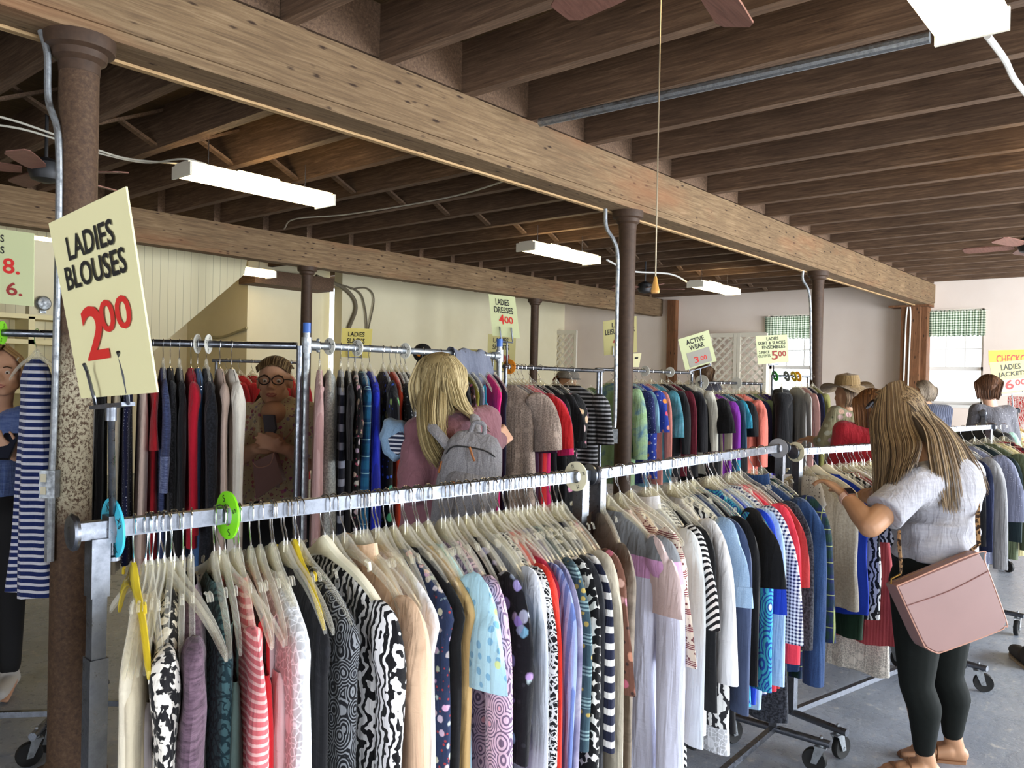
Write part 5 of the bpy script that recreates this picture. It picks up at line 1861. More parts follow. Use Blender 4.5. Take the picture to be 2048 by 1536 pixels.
def foot(mb, ankle, d, size=1.0, toes=True):
    """bare foot standing on the floor: d = toe direction"""
    d = V((d[0], d[1], 0)).normalized()
    s_ = V((-d.y, d.x, 0))
    a = V(ankle)
    g = V((a.x, a.y, 0))
    mb.cone(a, .038 * size, g + d * -.015 + V((0, 0, .045)), .036 * size)
    mb.cone(g - d * .03 + V((0, 0, .036)), .034 * size, g + d * .10 + V((0, 0, .034)), .032 * size)
    for o_ in (-.024, 0, .024):
        mb.cone(g + d * .02 + s_ * o_ * .6 + V((0, 0, .05)), .03 * size, g + d * .145 + s_ * o_ * 1.1 + V((0, 0, .026)), .019 * size)
    for k, (o_, L, r_) in enumerate(((.034, .205, .0125), (.014, .205, .0095), (-.002, .198, .009), (-.017, .188, .0085), (-.031, .175, .008))):
        mb.cone(g + d * .14 + s_ * o_ * .9 + V((0, 0, .026)), r_ * 1.1 * size, g + d * L + s_ * o_ + V((0, 0, .018)), r_ * size, 10)
    return mb


def head(mb, c, fw, up, s=1.0, face=True):
    """skull, jaw, nose, brows, lips and ears as volumes; c = centre of the skull, fw = where the face looks"""
    up = V(up).normalized()
    fw = (V(fw) - up * V(fw).dot(up)).normalized()
    sd = up.cross(fw)
    rot = Matrix((sd, fw, up)).transposed()
    c = V(c)

    def P(x, y, z):
        return c + (sd * x + fw * y + up * z) * s
    mb.ball(P(0, -.012, .028), .094 * s, 20, 14, (.80, 1.0, .95), rot)
    mb.ball(P(0, .022, -.04), .075 * s, 18, 12, (.80, .86, 1.05), rot)
    mb.ball(P(0, .052, -.088), .034 * s, 14, 10, (1.05, .8, .75), rot)
    for x in (-1, 1):
        mb.cone(P(.046 * x, .0, -.06), .026 * s, P(.018 * x, .058, -.092), .022 * s)
        mb.ball(P(.040 * x, .056, -.028), .024 * s, 12, 8, (1.1, .8, .9), rot)
        mb.cone(P(.012 * x, .083, .022), .010 * s, P(.044 * x, .07, .02), .010 * s)
        mb.ball(P(.0315 * x, .0715, .0145), .0135 * s, 12, 8, (1.25, .8, .8), rot)
        mb.ball(P(.0315 * x, .0715, -.0125), .011 * s, 12, 8, (1.25, .8, .6), rot)
        mb.ball(P(.078 * x, -.01, -.01), .028 * s, 12, 8, (.35, .75, 1.15), rot)
    mb.cone(P(0, .084, .008), .009 * s, P(0, .104, -.026), .0125 * s)
    for x in (-1, 1):
        mb.ball(P(.012 * x, .092, -.031), .0095 * s, 10, 8)
    mb.cone(P(-.02, .083, -.060), .0075 * s, P(.02, .083, -.060), .0075 * s)
    mb.cone(P(-.016, .083, -.070), .0085 * s, P(.016, .083, -.070), .0085 * s)
    return P


def face_bits(root, P, s=1.0, eye='4a3a2a', lip='a8605a', brow='4a3524'):
    for x in (-1, 1):
        e = part(MB().ball(P(.0315 * x, .0718, .002), .0112 * s, 14, 10), 'eye', plain('eye_white', 'cfc6bd', .25), root)
        part(MB().ball(P(.0315 * x, .0768, .0005), .0072 * s, 12, 8), 'iris', plain('iris', eye, .2), e)
        mb = MB().tube([P(.016 * x, .0905, .024), P(.032 * x, .088, .029), P(.05 * x, .074, .022)], .0032 * s, 6)
        part(mb, 'eyebrow', plain('brow_' + brow, brow, .8), root)
    part(MB().tube([P(-.024, .081, -.063), P(-.008, .0925, -.060), P(0, .0915, -.062), P(.008, .0925, -.060), P(.024, .081, -.063), P(.010, .092, -.072), P(-.010, .092, -.072), P(-.024, .081, -.063)], .0042 * s, 6), 'lips', plain('lip_' + lip, lip, .45), root)


def body_part(mb, name, mat, root, voxel=.007, smooth=6):
    return part(remesh(mb, voxel, smooth), name, mat, root, 80)


def person(c, label, group=None):
    return empty('person', c, label, 'person', group)


# ---------------------------------------------------------------- woman in the grey shirt, front right
W = at
DP = 3.40
root = person(V((3.75, .93, 0)), 'woman with long highlighted hair in a light grey T-shirt, black leggings and pink bag')
hip = W(1868, 1150, 3.40)
hipL, hipR = W(1838, 1165, 3.34), W(1896, 1165, 3.46)
kneL, kneR = W(1832, 1368, 3.31), W(1893, 1352, 3.50)
ankL, ankR = W(1850, 1502, 3.36), W(1906, 1482, 3.52)
ankL.z, ankR.z = .10, .10
shL, shR = W(1822, 975, 3.27), W(1932, 948, 3.54)
elL, elR = W(1740, 1052, 3.18), W(1838, 1040, 3.72)
wrL, wrR = W(1690, 990, 3.345), W(1762, 990, 3.66)
neck0, neck1 = W(1868, 935, 3.42), W(1822, 885, 3.48)
hc = W(1796, 838, 3.53)
waist = W(1868, 1075, 3.41)
chest = W(1874, 985, 3.42)
fwd = V((.05, 1, 0)).normalized()
hup = (V((0, 0, 1)) + fwd * .42).normalized()
hfw = (fwd - V((0, 0, .42))).normalized()
B = MB()
P_ = head(B, hc, hfw, hup, 1.0)
B.cone(neck0, .058, neck1, .05)
B.cone(neck0 - V((0, 0, .05)), .08, chest, .11)
B.cone(chest, .11, waist, .11).cone(waist, .11, hip, .13)
B.cone(hipL, .10, kneL, .06).cone(kneL, .055, ankL, .034).cone(hipR, .10, kneR, .06).cone(kneR, .055, ankR, .034)
B.cone(chest, .09, shL, .055).cone(chest, .09, shR, .055)
for s_, e_, w_ in ((shL, elL, wrL), (shR, elR, wrR)):
    B.cone(s_, .055, e_, .047)
    m_ = e_.lerp(w_, .35)
    B.cone(e_, .045, m_, .044).cone(m_, .044, w_, .027)
dL = (W(1648, 957, 3.43) - wrL).normalized()
hand(B, wrL + dL * .0, dL, V((.1, -.45, .9)), V((.5, .8, .2)), 1.0, (.35, .42, .5, .6), .6)
dR = (W(1700, 968, 3.60) - wrR).normalized()
hand(B, wrR, dR, V((.2, .2, 1)), V((-.35, -.9, .1)), 1.0, (.9, .95, 1.0, 1.0), .5)
fdL, fdR = V((-.62, .78, 0)), V((-.45, .89, 0))
foot(B, ankL, fdL); foot(B, ankR, fdR)
body_part(B, 'body', M_SKIN, root, .0052, 4)
# leggings
L = MB()
for a, k, n_ in ((hipL, kneL, ankL), (hipR, kneR, ankR)):
    n2 = n_ + (k - n_) * .10
    L.cone(a, .118, a.lerp(k, .5), .094).cone(a.lerp(k, .5), .094, k, .066)
    calf = k.lerp(n2, .35) - fwd * .022
    L.cone(k, .066, calf, .066).cone(calf, .066, n2, .043)
L.cone(hip + V((0, 0, .10)), .148, hip - V((0, 0, .02)), .165)
L.ball(hip - fwd * .05 - V((0, 0, .05)), .14, 18, 12, (1.2, 1, 1))
body_part(L, 'leggings', plain('black_leggings', '151917', .85, 0, .2, .25, 60), root, .008, 8)
# T-shirt: trunk, rounded back, sleeves
T = MB()
upb = W(1905, 950, 3.44)
T.cone(neck0 - V((0, 0, .03)), .082, chest, .155)
T.cone(chest - fwd * .01, .15, waist - fwd * .01, .158)
T.cone(shL, .078, chest + V((0, 0, .02)), .13).cone(shR, .078, chest + V((0, 0, .02)), .13)
T.ball(W(1902, 980, 3.42), .14, 18, 12, (1.15, .9, 1.1))
T.cone(chest + fwd * .07 - V((0, 0, .06)), .12, waist + fwd * .03, .13)
def tube_flat(mb, a, ra, b, rb, n=20):
    t_ = (b - a).normalized()
    u = t_.orthogonal().normalized()
    w = t_.cross(u)
    return mb.rings([[p + (u * math.cos(2 * math.pi * i / n) + w * math.sin(2 * math.pi * i / n)) * r_ for i in range(n)] for p, r_ in ((a, ra), (a.lerp(b, .5), (ra + rb) / 2), (b, rb))])
tube_flat(T, shL, .075, shL.lerp(elL, .68), .082)
tube_flat(T, shR, .075, shR.lerp(elR, .68), .082)
hem = hip + V((0, 0, .075))
sdv = fwd.cross(V((0, 0, 1)))
rs = []
for z_, a_, b_ in ((.16, .165, .15), (.08, .172, .155), (.0, .18, .16)):
    ring = []
    for i in range(40):
        an = 2 * math.pi * i / 40
        wob = 1 + .03 * math.sin(6 * an + z_ * 20) + .015 * math.sin(11 * an)
        ring.append(hem + V((0, 0, z_)) + sdv * a_ * math.cos(an) * wob + fwd * b_ * math.sin(an) * wob)
    rs.append(ring)
T.rings(rs)
TS = remesh(T, .008, 6)
for i, p in enumerate(TS.v):                     # soft drape folds
    q = p - hem
    amp = .005 * max(0, min(1, (1.32 - p.z) / .25))
    fo = math.sin(q.z * 70 + q.dot(sdv) * 18 + 2 * math.sin(q.dot(fwd) * 14)) + .6 * math.sin(q.z * 31 - q.dot(sdv) * 26)
    nrm = V((q.x, q.y, 0))
    TS.v[i] = p + (nrm.normalized() if nrm.length > .01 else V((0, 0, 0))) * amp * fo
part(TS, 't_shirt', K('grey_melange', 'heather', '97969d', 'a2a1a8', sc=.6), root, 80)
# hair: scalp mass and long locks
M_HAIR1 = m_hair('highlighted_hair', '2e251c', '75604a', 'b09a76')
HH = MB()
HH.ball(P_(0, -.022, .036), .101, 20, 14, (.86, 1.0, .96), Matrix((hup.cross(hfw), hfw, hup)).transposed())
HH.cone(P_(0, -.05, .01), .07, W(1840, 885, 3.47), .045)
hb = remesh(HH, .008, 4)
HS = MB().add(hb.v, hb.f)
g1 = [[W(1758, 800, 3.52), W(1749, 850, 3.44), W(1750, 915, 3.38), W(1752, 990, 3.36)],
      [W(1766, 778, 3.46), W(1760, 850, 3.38), W(1768, 915, 3.30), W(1764, 988, 3.29)],
      [W(1780, 766, 3.46), W(1784, 845, 3.38), W(1795, 905, 3.28), W(1785, 968, 3.22)],
      [W(1796, 762, 3.48), W(1808, 845, 3.38), W(1820, 895, 3.28), W(1806, 945, 3.22)],
      [W(1806, 763, 3.50), W(1822, 845, 3.40), W(1838, 888, 3.30), W(1828, 925, 3.23)]]
g2 = [[P_(.005, 0.040, 0.142), W(1842, 845, 3.40), W(1862, 915, 3.30), W(1872, 985, 3.255)],
      [P_(.005, 0.018, 0.142), W(1858, 845, 3.42), W(1885, 925, 3.30), W(1893, 1008, 3.255)],
      [P_(.005, -0.004, 0.142), W(1874, 848, 3.44), W(1908, 930, 3.32), W(1920, 1008, 3.28)],
      [P_(.005, -0.026, 0.139), W(1890, 855, 3.48), W(1932, 930, 3.38), W(1945, 992, 3.34)],
      [P_(.005, -0.048, 0.135), W(1900, 862, 3.55), W(1948, 930, 3.46), W(1962, 980, 3.42)],
      [P_(.005, -0.070, 0.132), W(1905, 872, 3.62), W(1952, 935, 3.56), W(1966, 970, 3.52)]]
g0 = [[W(1745, 818, 3.60), W(1740, 845, 3.56), W(1742, 870, 3.50), W(1748, 900, 3.44)],
      [W(1758, 790, 3.55), W(1748, 835, 3.48), W(1746, 875, 3.42), W(1750, 920, 3.38)]]
SH = [(P_(0, -.022, .036), .107)]
strands(HS, g1, 640, .0023, .007, seed=3, shell=SH, seg=14)
strands(HS, g2, 950, .0024, .009, seed=4, shell=SH, seg=14)
g3 = [[P_(-.05, .05, .095), P_(-.075, -.02, .08), P_(-.06, -.08, .02), P_(-.03, -.10, -.06)], [P_(0, .06, .11), P_(0, -.03, .14), P_(0, -.11, .05), P_(0, -.12, -.05)], [P_(.04, .05, .10), P_(.07, -.03, .10), P_(.06, -.09, .03), P_(.03, -.11, -.05)]]
strands(HS, g3, 420, .0024, .008, seed=6, shell=SH, seg=14)
strands(HS, g0, 40, .0035, .004, seed=5)
part(HS, 'hair', M_HAIR1, root, 80)
# sunglasses pushed up on the head
M_SHADE = plain('dark_lens', '2a211d', .15, 0, .6)
sg = MB()
lc = [P_(.034 * x, .075, .098) for x in (-1, 1)]
nn = (hfw * .5 + hup * .85).normalized()
for c_ in lc:
    sg.lathe([(.001, -.002), (.027, -.002), (.028, 0), (.027, .002), (.001, .002)], c_, nn, 20)
g_ = part(sg, 'sunglasses', M_SHADE, root)
part(MB().tube([P_(-.062, .07, .098), P_(-.086, .01, .07), P_(-.09, -.03, .05)], .0022, 6), 'temple_arm', M_WIRE, g_)
# watch
wd = (elL - wrL).normalized()
wc = wrL + wd * .022
band = MB()
u_ = wd.orthogonal().normalized(); w_ = wd.cross(u_)
band.rings([[wc + wd * z_ + (u_ * math.cos(2 * math.pi * i / 24) + w_ * math.sin(2 * math.pi * i / 24)) * r_ for i in range(24)] for z_, r_ in ((-.011, .029), (-.011, .0335), (.011, .0345), (.011, .030), (-.011, .029))], False, False)
wt = part(band, 'watch', plain('pale_pink_band', 'd9b5a6', .5), root)
bk = (V((-.55, -.55, .62)) - wd * V((-.55, -.55, .62)).dot(wd)).normalized()
sx = wd.cross(bk)
mm = Matrix((sx, wd, bk)).transposed().to_4x4(); mm.translation = wc + bk * .034
part(MB().box((-.017, -.02, -.004), (.017, .02, .005), mm), 'watch_case', plain('rose_gold', 'd8b7a0', .25, .9), wt)
part(MB().box((-.0145, -.0175, .005), (.0145, .0175, .0062), mm), 'watch_face', plain('black_glass', '1d1a22', .1), wt)
# sandals
M_SAND = plain('brown_leather', '8a6142', .6)
for an_, d_ in ((ankL, fdL), (ankR, fdR)):
    d_ = d_.normalized(); s_ = V((-d_.y, d_.x, 0)); g_ = V((an_.x, an_.y, 0))
    sole = []
    for (x_, y_) in ((-.055, .0), (-.045, .028), (0, .034), (.09, .040), (.16, .05), (.215, .03), (.222, .0), (.2, -.034), (.15, -.046), (.08, -.036), (0, -.033), (-.045, -.026)):
        sole.append(g_ + d_ * x_ + s_ * y_ + V((0, 0, .006)))
    sn = part(MB().poly(sole, .012), 'sandal', M_SAND, root, 30)
    for x0, hz in ((.135, .052), (.075, .072)):
        part(MB().tube([g_ + d_ * x0 + s_ * .046 + V((0, 0, .012)), g_ + d_ * (x0 - .004) + s_ * .03 + V((0, 0, hz * .85)), g_ + d_ * (x0 - .006) + V((0, 0, hz + .004)), g_ + d_ * (x0 - .004) - s_ * .03 + V((0, 0, hz * .8)), g_ + d_ * x0 - s_ * .044 + V((0, 0, .012))], .011, 8, True, .35), 'sandal_strap', M_SAND, sn)
# pink crossbody bag on the left hip
M_PINK = plain('pink_leather', '8a6a66', .42, 0, .45, .10, 5)
M_PINK2 = plain('tan_pink_leather', 'b98a78', .45, 0, .4, .08, 5)
M_BRASS = plain('brass', 'b48d4a', .3, 1)
q = [(1793, 1172, 3.10), (1957, 1105, 3.18), (1972, 1128, 3.18), (2009, 1240, 3.19), (2004, 1252, 3.19), (1990, 1262, 3.18), (1890, 1302, 3.12), (1872, 1305, 3.11), (1855, 1296, 3.10), (1845, 1282, 3.10)]
fr = [W(*a) for a in q]
nrm = ((fr[1] - fr[0]).cross(fr[6] - fr[0])).normalized()
if nrm.dot(CAMP - fr[0]) < 0:
    nrm = -nrm
cen = sum(fr, V((0, 0, 0))) / len(fr)
bag = empty('handbag', cen, 'dusty pink leather crossbody handbag on the hip of the woman in grey shirt', 'bag')
fr = [p - nrm * nrm.dot(p - cen) for p in fr]
bk_ = [p - nrm * .065 for p in fr]
mid = [cen + (p - cen) * 1.02 + nrm * -.032 for p in fr]
rsb = [[cen + (p - cen) * .975 + nrm * .006 for p in fr], fr, mid, bk_, [p + nrm * -.005 + (cen - p) * .03 for p in bk_]]
part(MB().rings(rsb), 'bag_body', M_PINK, bag, 30)
for ends in ((0, 1),):
    a_, b_ = fr[0].lerp(fr[9], .36), fr[2].lerp(fr[3], .12)
    ml = a_.lerp(b_, .5) + (fr[6] - fr[0]).normalized() * .012
    part(MB().tube(spline([a_ + nrm * .0075, ml + nrm * .0075, b_ + nrm * .0075], 12), .0022, 6), 'pocket_slit', plain('dark_seam', '7a5450', .6), bag)
part(MB().tube(spline([p + nrm * .002 for p in fr + [fr[0]]], 60), .0028, 6), 'piping', M_PINK2, bag)
part(MB().tube([fr[0] - nrm * .04, fr[1] - nrm * .04], .004, 8), 'zip', M_BRASS, bag)
mb = MB()
sp = plain('leopard_strap', '9c7c5a', .6)
t0, t1 = fr[0] - nrm * .03, fr[1] - nrm * .04
part(MB().tube([t0, t0 + V((0, 0, .022)), W(1801, 1148, 3.12)], .004, 8), 'ring', M_BRASS, bag)
part(MB().tube([W(1801, 1152, 3.12), W(1802, 1128, 3.12), W(1800, 1110, 3.13), W(1798, 1085, 3.14), W(1798, 1062, 3.17)], [.006, .0125, .0125, .0125, .012], 8, True, .3), 'strap', K('leopard', 'blotch', 'b8946a', '3a2a20', sc=1.2), bag)
part(MB().tube([t1, W(1957, 1088, 3.21), W(1955, 1040, 3.25), W(1956, 980, 3.38), W(1946, 930, 3.50)], .011, 8, True, .3), 'strap', K('leopard', 'blotch', 'b8946a', '3a2a20', sc=1.2), bag)

# ---------------------------------------------------------------- blonde woman with the backpack
root = person(W(892, 1000, 3.0).to_2d().to_3d(), 'woman with straight blonde hair in a mauve sweater, facing the pipe rack')
hc = W(884, 780, 3.02)
fwd = V((_F.x, _F.y, 0)).normalized()
fwd = (fwd + V((_R.x, _R.y, 0)) * .25).normalized()
hup = V((0, 0, 1)); hfw = (fwd - V((0, 0, .25))).normalized()
neck0, neck1 = W(930, 848, 2.99), W(900, 815, 2.99)
shL, shR = W(842, 868, 2.93), W(968, 845, 3.05)
elL, elR = W(828, 975, 2.84), W(1000, 880, 3.10)
wrL, wrR = W(835, 985, 3.04), W(1000, 880, 3.24)
elR = W(972, 890, 3.0)
chest = W(900, 905, 2.97); hip = W(880, 1090, 2.97)
B = MB()
P_ = head(B, hc, hfw, hup)
B.cone(neck0, .055, neck1, .052)
B.cone(chest, .11, hip, .13)
for s_, e_, w_ in ((shL, elL, wrL), (shR, elR, wrR)):
    B.cone(chest + V((0, 0, .08)), .06, s_, .05).cone(s_, .048, e_, .042).cone(e_, .04, w_, .028)
lg = [V((hip.x, hip.y, 0)) + sx_ for sx_ in (V((_R.x, _R.y, 0)) * -.1, V((_R.x, _R.y, 0)) * .1)]
for l_ in lg:
    B.cone(V((l_.x, l_.y, .88)), .09, V((l_.x, l_.y, .46)), .055).cone(V((l_.x, l_.y, .46)), .052, V((l_.x, l_.y, .09)), .033)
    foot(B, V((l_.x, l_.y, .09)), fwd)
dR = (W(1012, 868, 3.3) - wrR).normalized()
hand(B, wrR, dR, V((.3, -.8, .5)), V((0, 0, 1)), 1.0, (.8, .85, .9, .95))
hand(B, wrL, (W(845, 1000, 3.1) - wrL), V((-.5, -.5, .4)), V((.5, 0, .5)), 1.0, (.6, .6, .7, .7))
body_part(B, 'body', M_SKIN2, root, .006, 4)
T = MB()
T.cone(neck0 - V((0, 0, .045)), .075, chest, .145).cone(chest, .15, hip + V((0, 0, .06)), .155)
T.cone(shL, .07, chest + V((0, 0, .04)), .12).cone(shR, .07, chest + V((0, 0, .04)), .12)
tube_flat(T, shL, .068, elL, .062); T.ball(elL, .064)
tube_flat(T, elL, .062, elL.lerp(wrL, .8), .043)
tube_flat(T, shR, .066, elR, .055); T.ball(elR, .056)
tube_flat(T, elR, .055, elR.lerp(wrR, .93), .036)
TS = remesh(T, .008, 6)
for i, p in enumerate(TS.v):
    TS.v[i] = p + V((math.sin(p.z * 60 + p.x * 25), math.sin(p.z * 55 + p.y * 20), 0)) * .003
part(TS, 'sweater', K('mauve_knit', 'plain', '8a5f68'), root, 80)
L = MB()
for l_ in lg:
    L.cone(V((l_.x, l_.y, .86)), .112, V((l_.x, l_.y, .46)), .068).cone(V((l_.x, l_.y, .46)), .066, V((l_.x, l_.y, .12)), .05)
L.cone(V((hip.x, hip.y, .98)), .14, V((hip.x, hip.y, .86)), .15)
body_part(L, 'trousers', K('dark_denim', 'denim', '1a2d52', '2c4874'), root, .01, 6)
M_HAIR2 = m_hair('blonde_hair', '5f5238', '9f8c62', 'd0c096')
HH = MB().ball(P_(0, -.02, .034), .099, 20, 14, (.88, 1.0, 1.0), Matrix((hup.cross(hfw), hfw, hup)).transposed())
HH.cone(P_(0, -.03, .0), .07, W(900, 830, 2.98), .05)
hb = remesh(HH, .008, 4)
HS = MB().add(hb.v, hb.f)
g = [[W(862, 728, 2.97), W(841, 780, 2.92), W(838, 845, 2.82), W(848, 895, 2.78), W(868, 928, 2.77)],
     [W(870, 723, 2.95), W(850, 780, 2.90), W(847, 840, 2.81), W(857, 890, 2.77), W(873, 922, 2.76)],
     [W(880, 720, 2.94), W(872, 780, 2.89), W(868, 830, 2.82), W(872, 870, 2.79), W(882, 895, 2.78)],
     [W(885, 720, 2.94), W(892, 775, 2.90), W(892, 820, 2.88), W(890, 850, 2.87), W(892, 870, 2.86)]]
g2 = [[W(886, 720, 2.94), W(898, 770, 2.90), W(905, 800, 2.89), W(912, 812, 2.89), W(930, 825, 2.90)],
      [W(893, 722, 2.96), W(915, 775, 2.92), W(925, 808, 2.90), W(937, 828, 2.91), W(950, 838, 2.92)],
      [W(900, 726, 2.99), W(925, 785, 2.96), W(938, 815, 2.95), W(950, 835, 2.95), W(965, 846, 2.95)],
      [W(903, 734, 3.03), W(928, 795, 3.02), W(944, 822, 3.0), W(958, 842, 2.98), W(975, 860, 2.97)]]
SH = [(P_(0, -.02, .034), .104)]
g3 = [[P_(x_ * .3, .03, .125), P_(x_ * .8, -.05, .115), P_(x_ * 1.1, -.11, .03), P_(x_ * 1.15 - .01, -.112, -.03), P_(x_ * 1.15 - .02, -.10, -.075)] for x_ in (-.05, -.02, .01, .04, .075)]
strands(HS, g, 420, .003, .005, seed=8, shell=SH, seg=14)
strands(HS, g2, 380, .003, .004, seed=9, shell=SH, seg=14)
strands(HS, g3, 420, .003, .006, seed=10, shell=SH, seg=14)
part(HS, 'hair', M_HAIR2, root, 80)
# grey canvas backpack
M_CANV = K('grey_canvas', 'boucle', '77757a', '8f8d90', sc=3, rough=.8)
M_TAN = plain('tan_leather', 'a5673a', .5)
c = W(941, 942, 2.78)
rt, fx_ = V((_R.x, _R.y, 0)).normalized(), V((_F.x, _F.y, 0)).normalized()
tilt = Matrix.Rotation(.16, 3, fx_)
def BP(x, y, z):
    return c + tilt @ (rt * x * .82 - fx_ * y + V((0, 0, 1)) * z)
bag = empty('backpack', c, 'grey canvas backpack with tan leather tabs on the blonde woman', 'backpack')
rs = []
for z_, w_, y0, y1 in ((-.24, .10, -.02, .03), (-.225, .125, -.05, .06), (-.1, .135, -.06, .075), (.02, .13, -.06, .07), (.09, .115, -.055, .05), (.125, .085, -.045, .02), (.135, .05, -.03, .0)):
    ring = []
    for i in range(32):
        a_ = 2 * math.pi * i / 32
        ca, sa = math.cos(a_), math.sin(a_)
        ring.append(BP(w_ * abs(ca) ** .55 * (1 if ca > 0 else -1), (y1 if sa > 0 else -y0) * abs(sa) ** .6 * (1 if sa > 0 else -1), z_))
    rs.append(ring)
part(MB().rings(rs), 'bag_body', M_CANV, bag, 60)
rs = []
for z_, w_, y_ in ((-.23, .085, .10), (-.12, .1, .115), (-.03, .095, .11), (.0, .08, .075)):
    rs.append([BP(w_ * abs(math.cos(2 * math.pi * i / 28)) ** .6 * (1 if math.cos(2 * math.pi * i / 28) > 0 else -1), .05 + (y_ - .05) * max(-.2, math.sin(2 * math.pi * i / 28)), z_) for i in range(28)])
part(MB().rings(rs), 'front_pocket', M_CANV, bag, 60)
part(MB().tube(spline([BP(-.118, .03, .03), BP(-.09, .062, .075), BP(-.02, .062, .085), BP(.06, .06, .08), BP(.118, .03, .05)], 20), .0028, 6), 'zip', M_DARKMETAL, bag)
part(MB().tube([BP(-.018, .07, .085), BP(.0, .085, .06), BP(.012, .086, .045)], .008, 8, True, .5), 'zip_pull', M_TAN, bag)
part(MB().tube([BP(-.122, .04, .02), BP(-.127, .045, -.02)], .008, 8, True, .5), 'zip_pull', M_TAN, bag)
for x_ in (-.045, .07):
    part(MB().bar(BP(x_ - .018, .118, -.04), BP(x_ + .018, .118, -.04), .014, .02), 'leather_tab', M_TAN, bag, 0)
    part(MB().tube([BP(x_, .118, -.02), BP(x_, .125, -.06), BP(x_, .123, -.14)], .008, 8, True, .4), 'webbing', M_CANV, bag)
part(MB().tube(spline([BP(-.04, -.02, .12), W(905, 895, 2.77), W(880, 872, 2.77), W(858, 848, 2.82), W(850, 842, 2.92), W(860, 900, 3.09)], 24), .021, 10, True, .6), 'shoulder_strap', M_CANV, bag)
part(MB().tube(spline([BP(.04, -.02, .12), W(952, 885, 2.80), W(952, 858, 2.83), W(950, 836, 2.90), W(952, 838, 3.02)], 24), .02, 10, True, .6), 'shoulder_strap', M_CANV, bag)
part(MB().tube(spline([BP(-.03, .0, .125), BP(-.02, .0, .165), BP(.02, .0, .165), BP(.03, .0, .125)], 12), .008, 8), 'grab_handle', M_CANV, bag)

# ---------------------------------------------------------------- woman with glasses, behind the tall chrome rack
def basis(right_turn):
    """horizontal frame seen from the camera: r to the right, f away; turned about the vertical"""
    f_ = V((_F.x, _F.y, 0)).normalized()
    r_ = V((_R.x, _R.y, 0)).normalized()
    return f_, r_


f0, r0 = basis(0)
UP = V((0, 0, 1))


def simple_legs(B, L, c, r_, fw_, hipz=.88, w=.09, gap=.1, mat_r=1.18):
    for sg in (-1, 1):
        p = V((c.x, c.y, 0)) + r_ * gap * sg
        B.cone(p + UP * hipz, w, p + UP * .46, .055).cone(p + UP * .46, .052, p + UP * .09, .033)
        foot(B, p + UP * .09, fw_)
        L.cone(p + UP * hipz, w * mat_r, p + UP * .46, .07).cone(p + UP * .46, .068, p + UP * .12, .052)
    L.cone(V((c.x, c.y, hipz + .12)), w * 1.5, V((c.x, c.y, hipz)), w * 1.65)


def shoes(root, c, r_, fw_, gap, mat):
    for sg in (-1, 1):
        g_ = V((c.x, c.y, 0)) + r_ * gap * sg
        d_ = fw_.normalized()
        mb = MB()
        mb.cone(g_ - d_ * .03 + UP * .05, .046, g_ + d_ * .12 + UP * .042, .042).cone(g_ + d_ * .12 + UP * .042, .042, g_ + d_ * .18 + UP * .036, .036).cone(g_ - d_ * .02 + UP * .06, .044, g_ + UP * .1, .042)
        for p in mb.v:
            p.z = max(p.z, .0)
        body_part(mb, 'shoe', mat, root, .01, 3)


DG = 4.2
hc = at(549, 762, DG)
fw_ = (-f0 * 1.0 + r0 * .12).normalized()
root = person(V((hc.x, hc.y, 0)), 'woman with dark glasses and tied-back hair in a floral cardigan')
B = MB()
P_ = head(B, hc, fw_, UP, 1.06)
side = UP.cross(fw_)            # her left is image right
neck = at(553, 800, DG + .02)
chest = at(552, 868, DG + .02)
hip = at(548, 1010, DG + .03)
B.cone(hc - UP * .08 - fw_ * .02, .06, neck - UP * .05, .062)
B.cone(neck - UP * .05, .07, chest, .13).cone(chest, .14, hip, .15)
shA, shB = at(492, 832, DG + .03), at(612, 830, DG + .03)
elA, elB = at(478, 915, DG - .02), at(612, 925, DG - .02)
wrA, wrB = at(512, 897, DG - .20), at(572, 898, DG - .20)
for s_, e_, w_ in ((shA, elA, wrA), (shB, elB, wrB)):
    B.cone(chest + UP * .08, .07, s_, .058).cone(s_, .056, e_, .05).cone(e_, .048, w_, .03)
hand(B, wrB, (at(528, 882, DG - .27) - wrB), -f0 + UP * .5, UP, 1.0, (.25, .3, .35, .4), .5)
hand(B, wrA, (at(545, 893, DG - .25) - wrA), -f0 - UP * .1, UP, .95, (.3, .35, .4, .45), .5)
L = MB()
simple_legs(B, L, hip, r0, fw_, .85, .11, .11)
body_part(B, 'body', M_SKIN3, root, .007, 4)
body_part(L, 'trousers', plain('black_trousers', '18181b', .8), root, .012, 6)
face_bits(root, P_, 1.06)
# glasses
gl = MB()
for x in (-1, 1):
    ring = [P_(.032 * x + .027 * math.cos(a_ * math.pi / 10), .100 - .25 * (.032 * x + .027 * math.cos(a_ * math.pi / 10)) ** 2 * 10, .004 + .021 * math.sin(a_ * math.pi / 10)) for a_ in range(21)]
    gl.tube(ring, .0030, 6)
gl.tube([P_(-.006, .1, .008), P_(0, .102, .010), P_(.006, .1, .008)], .0028, 6)
for x in (-1, 1):
    gl.tube([P_(.058 * x, .09, .008), P_(.078 * x, .06, .008), P_(.085 * x, -.02, .004)], .0026, 6)
part(gl, 'glasses', plain('dark_glasses_frame', '20191a', .3), root)
H = MB().ball(P_(0, -.022, .040), .107, 20, 14, (.86, .95, .98), Matrix((side, fw_, UP)).transposed())
hb = remesh(H, .008, 3)
HS = MB()
for f_ in hb.f:
    pass
gg = [[P_(x_ * .92, .080 - x_ * x_ * 7, .078 - x_ * x_ * 6), P_(x_ * 1.02, .03, .118 - x_ * x_ * 8), P_(x_ * 1.0, -.05, .118 - x_ * x_ * 8), P_(x_ * .6, -.105, .08), P_(x_ * .2, -.125, .05)] for x_ in (-.082, -.06, -.03, 0, .03, .06, .082)]
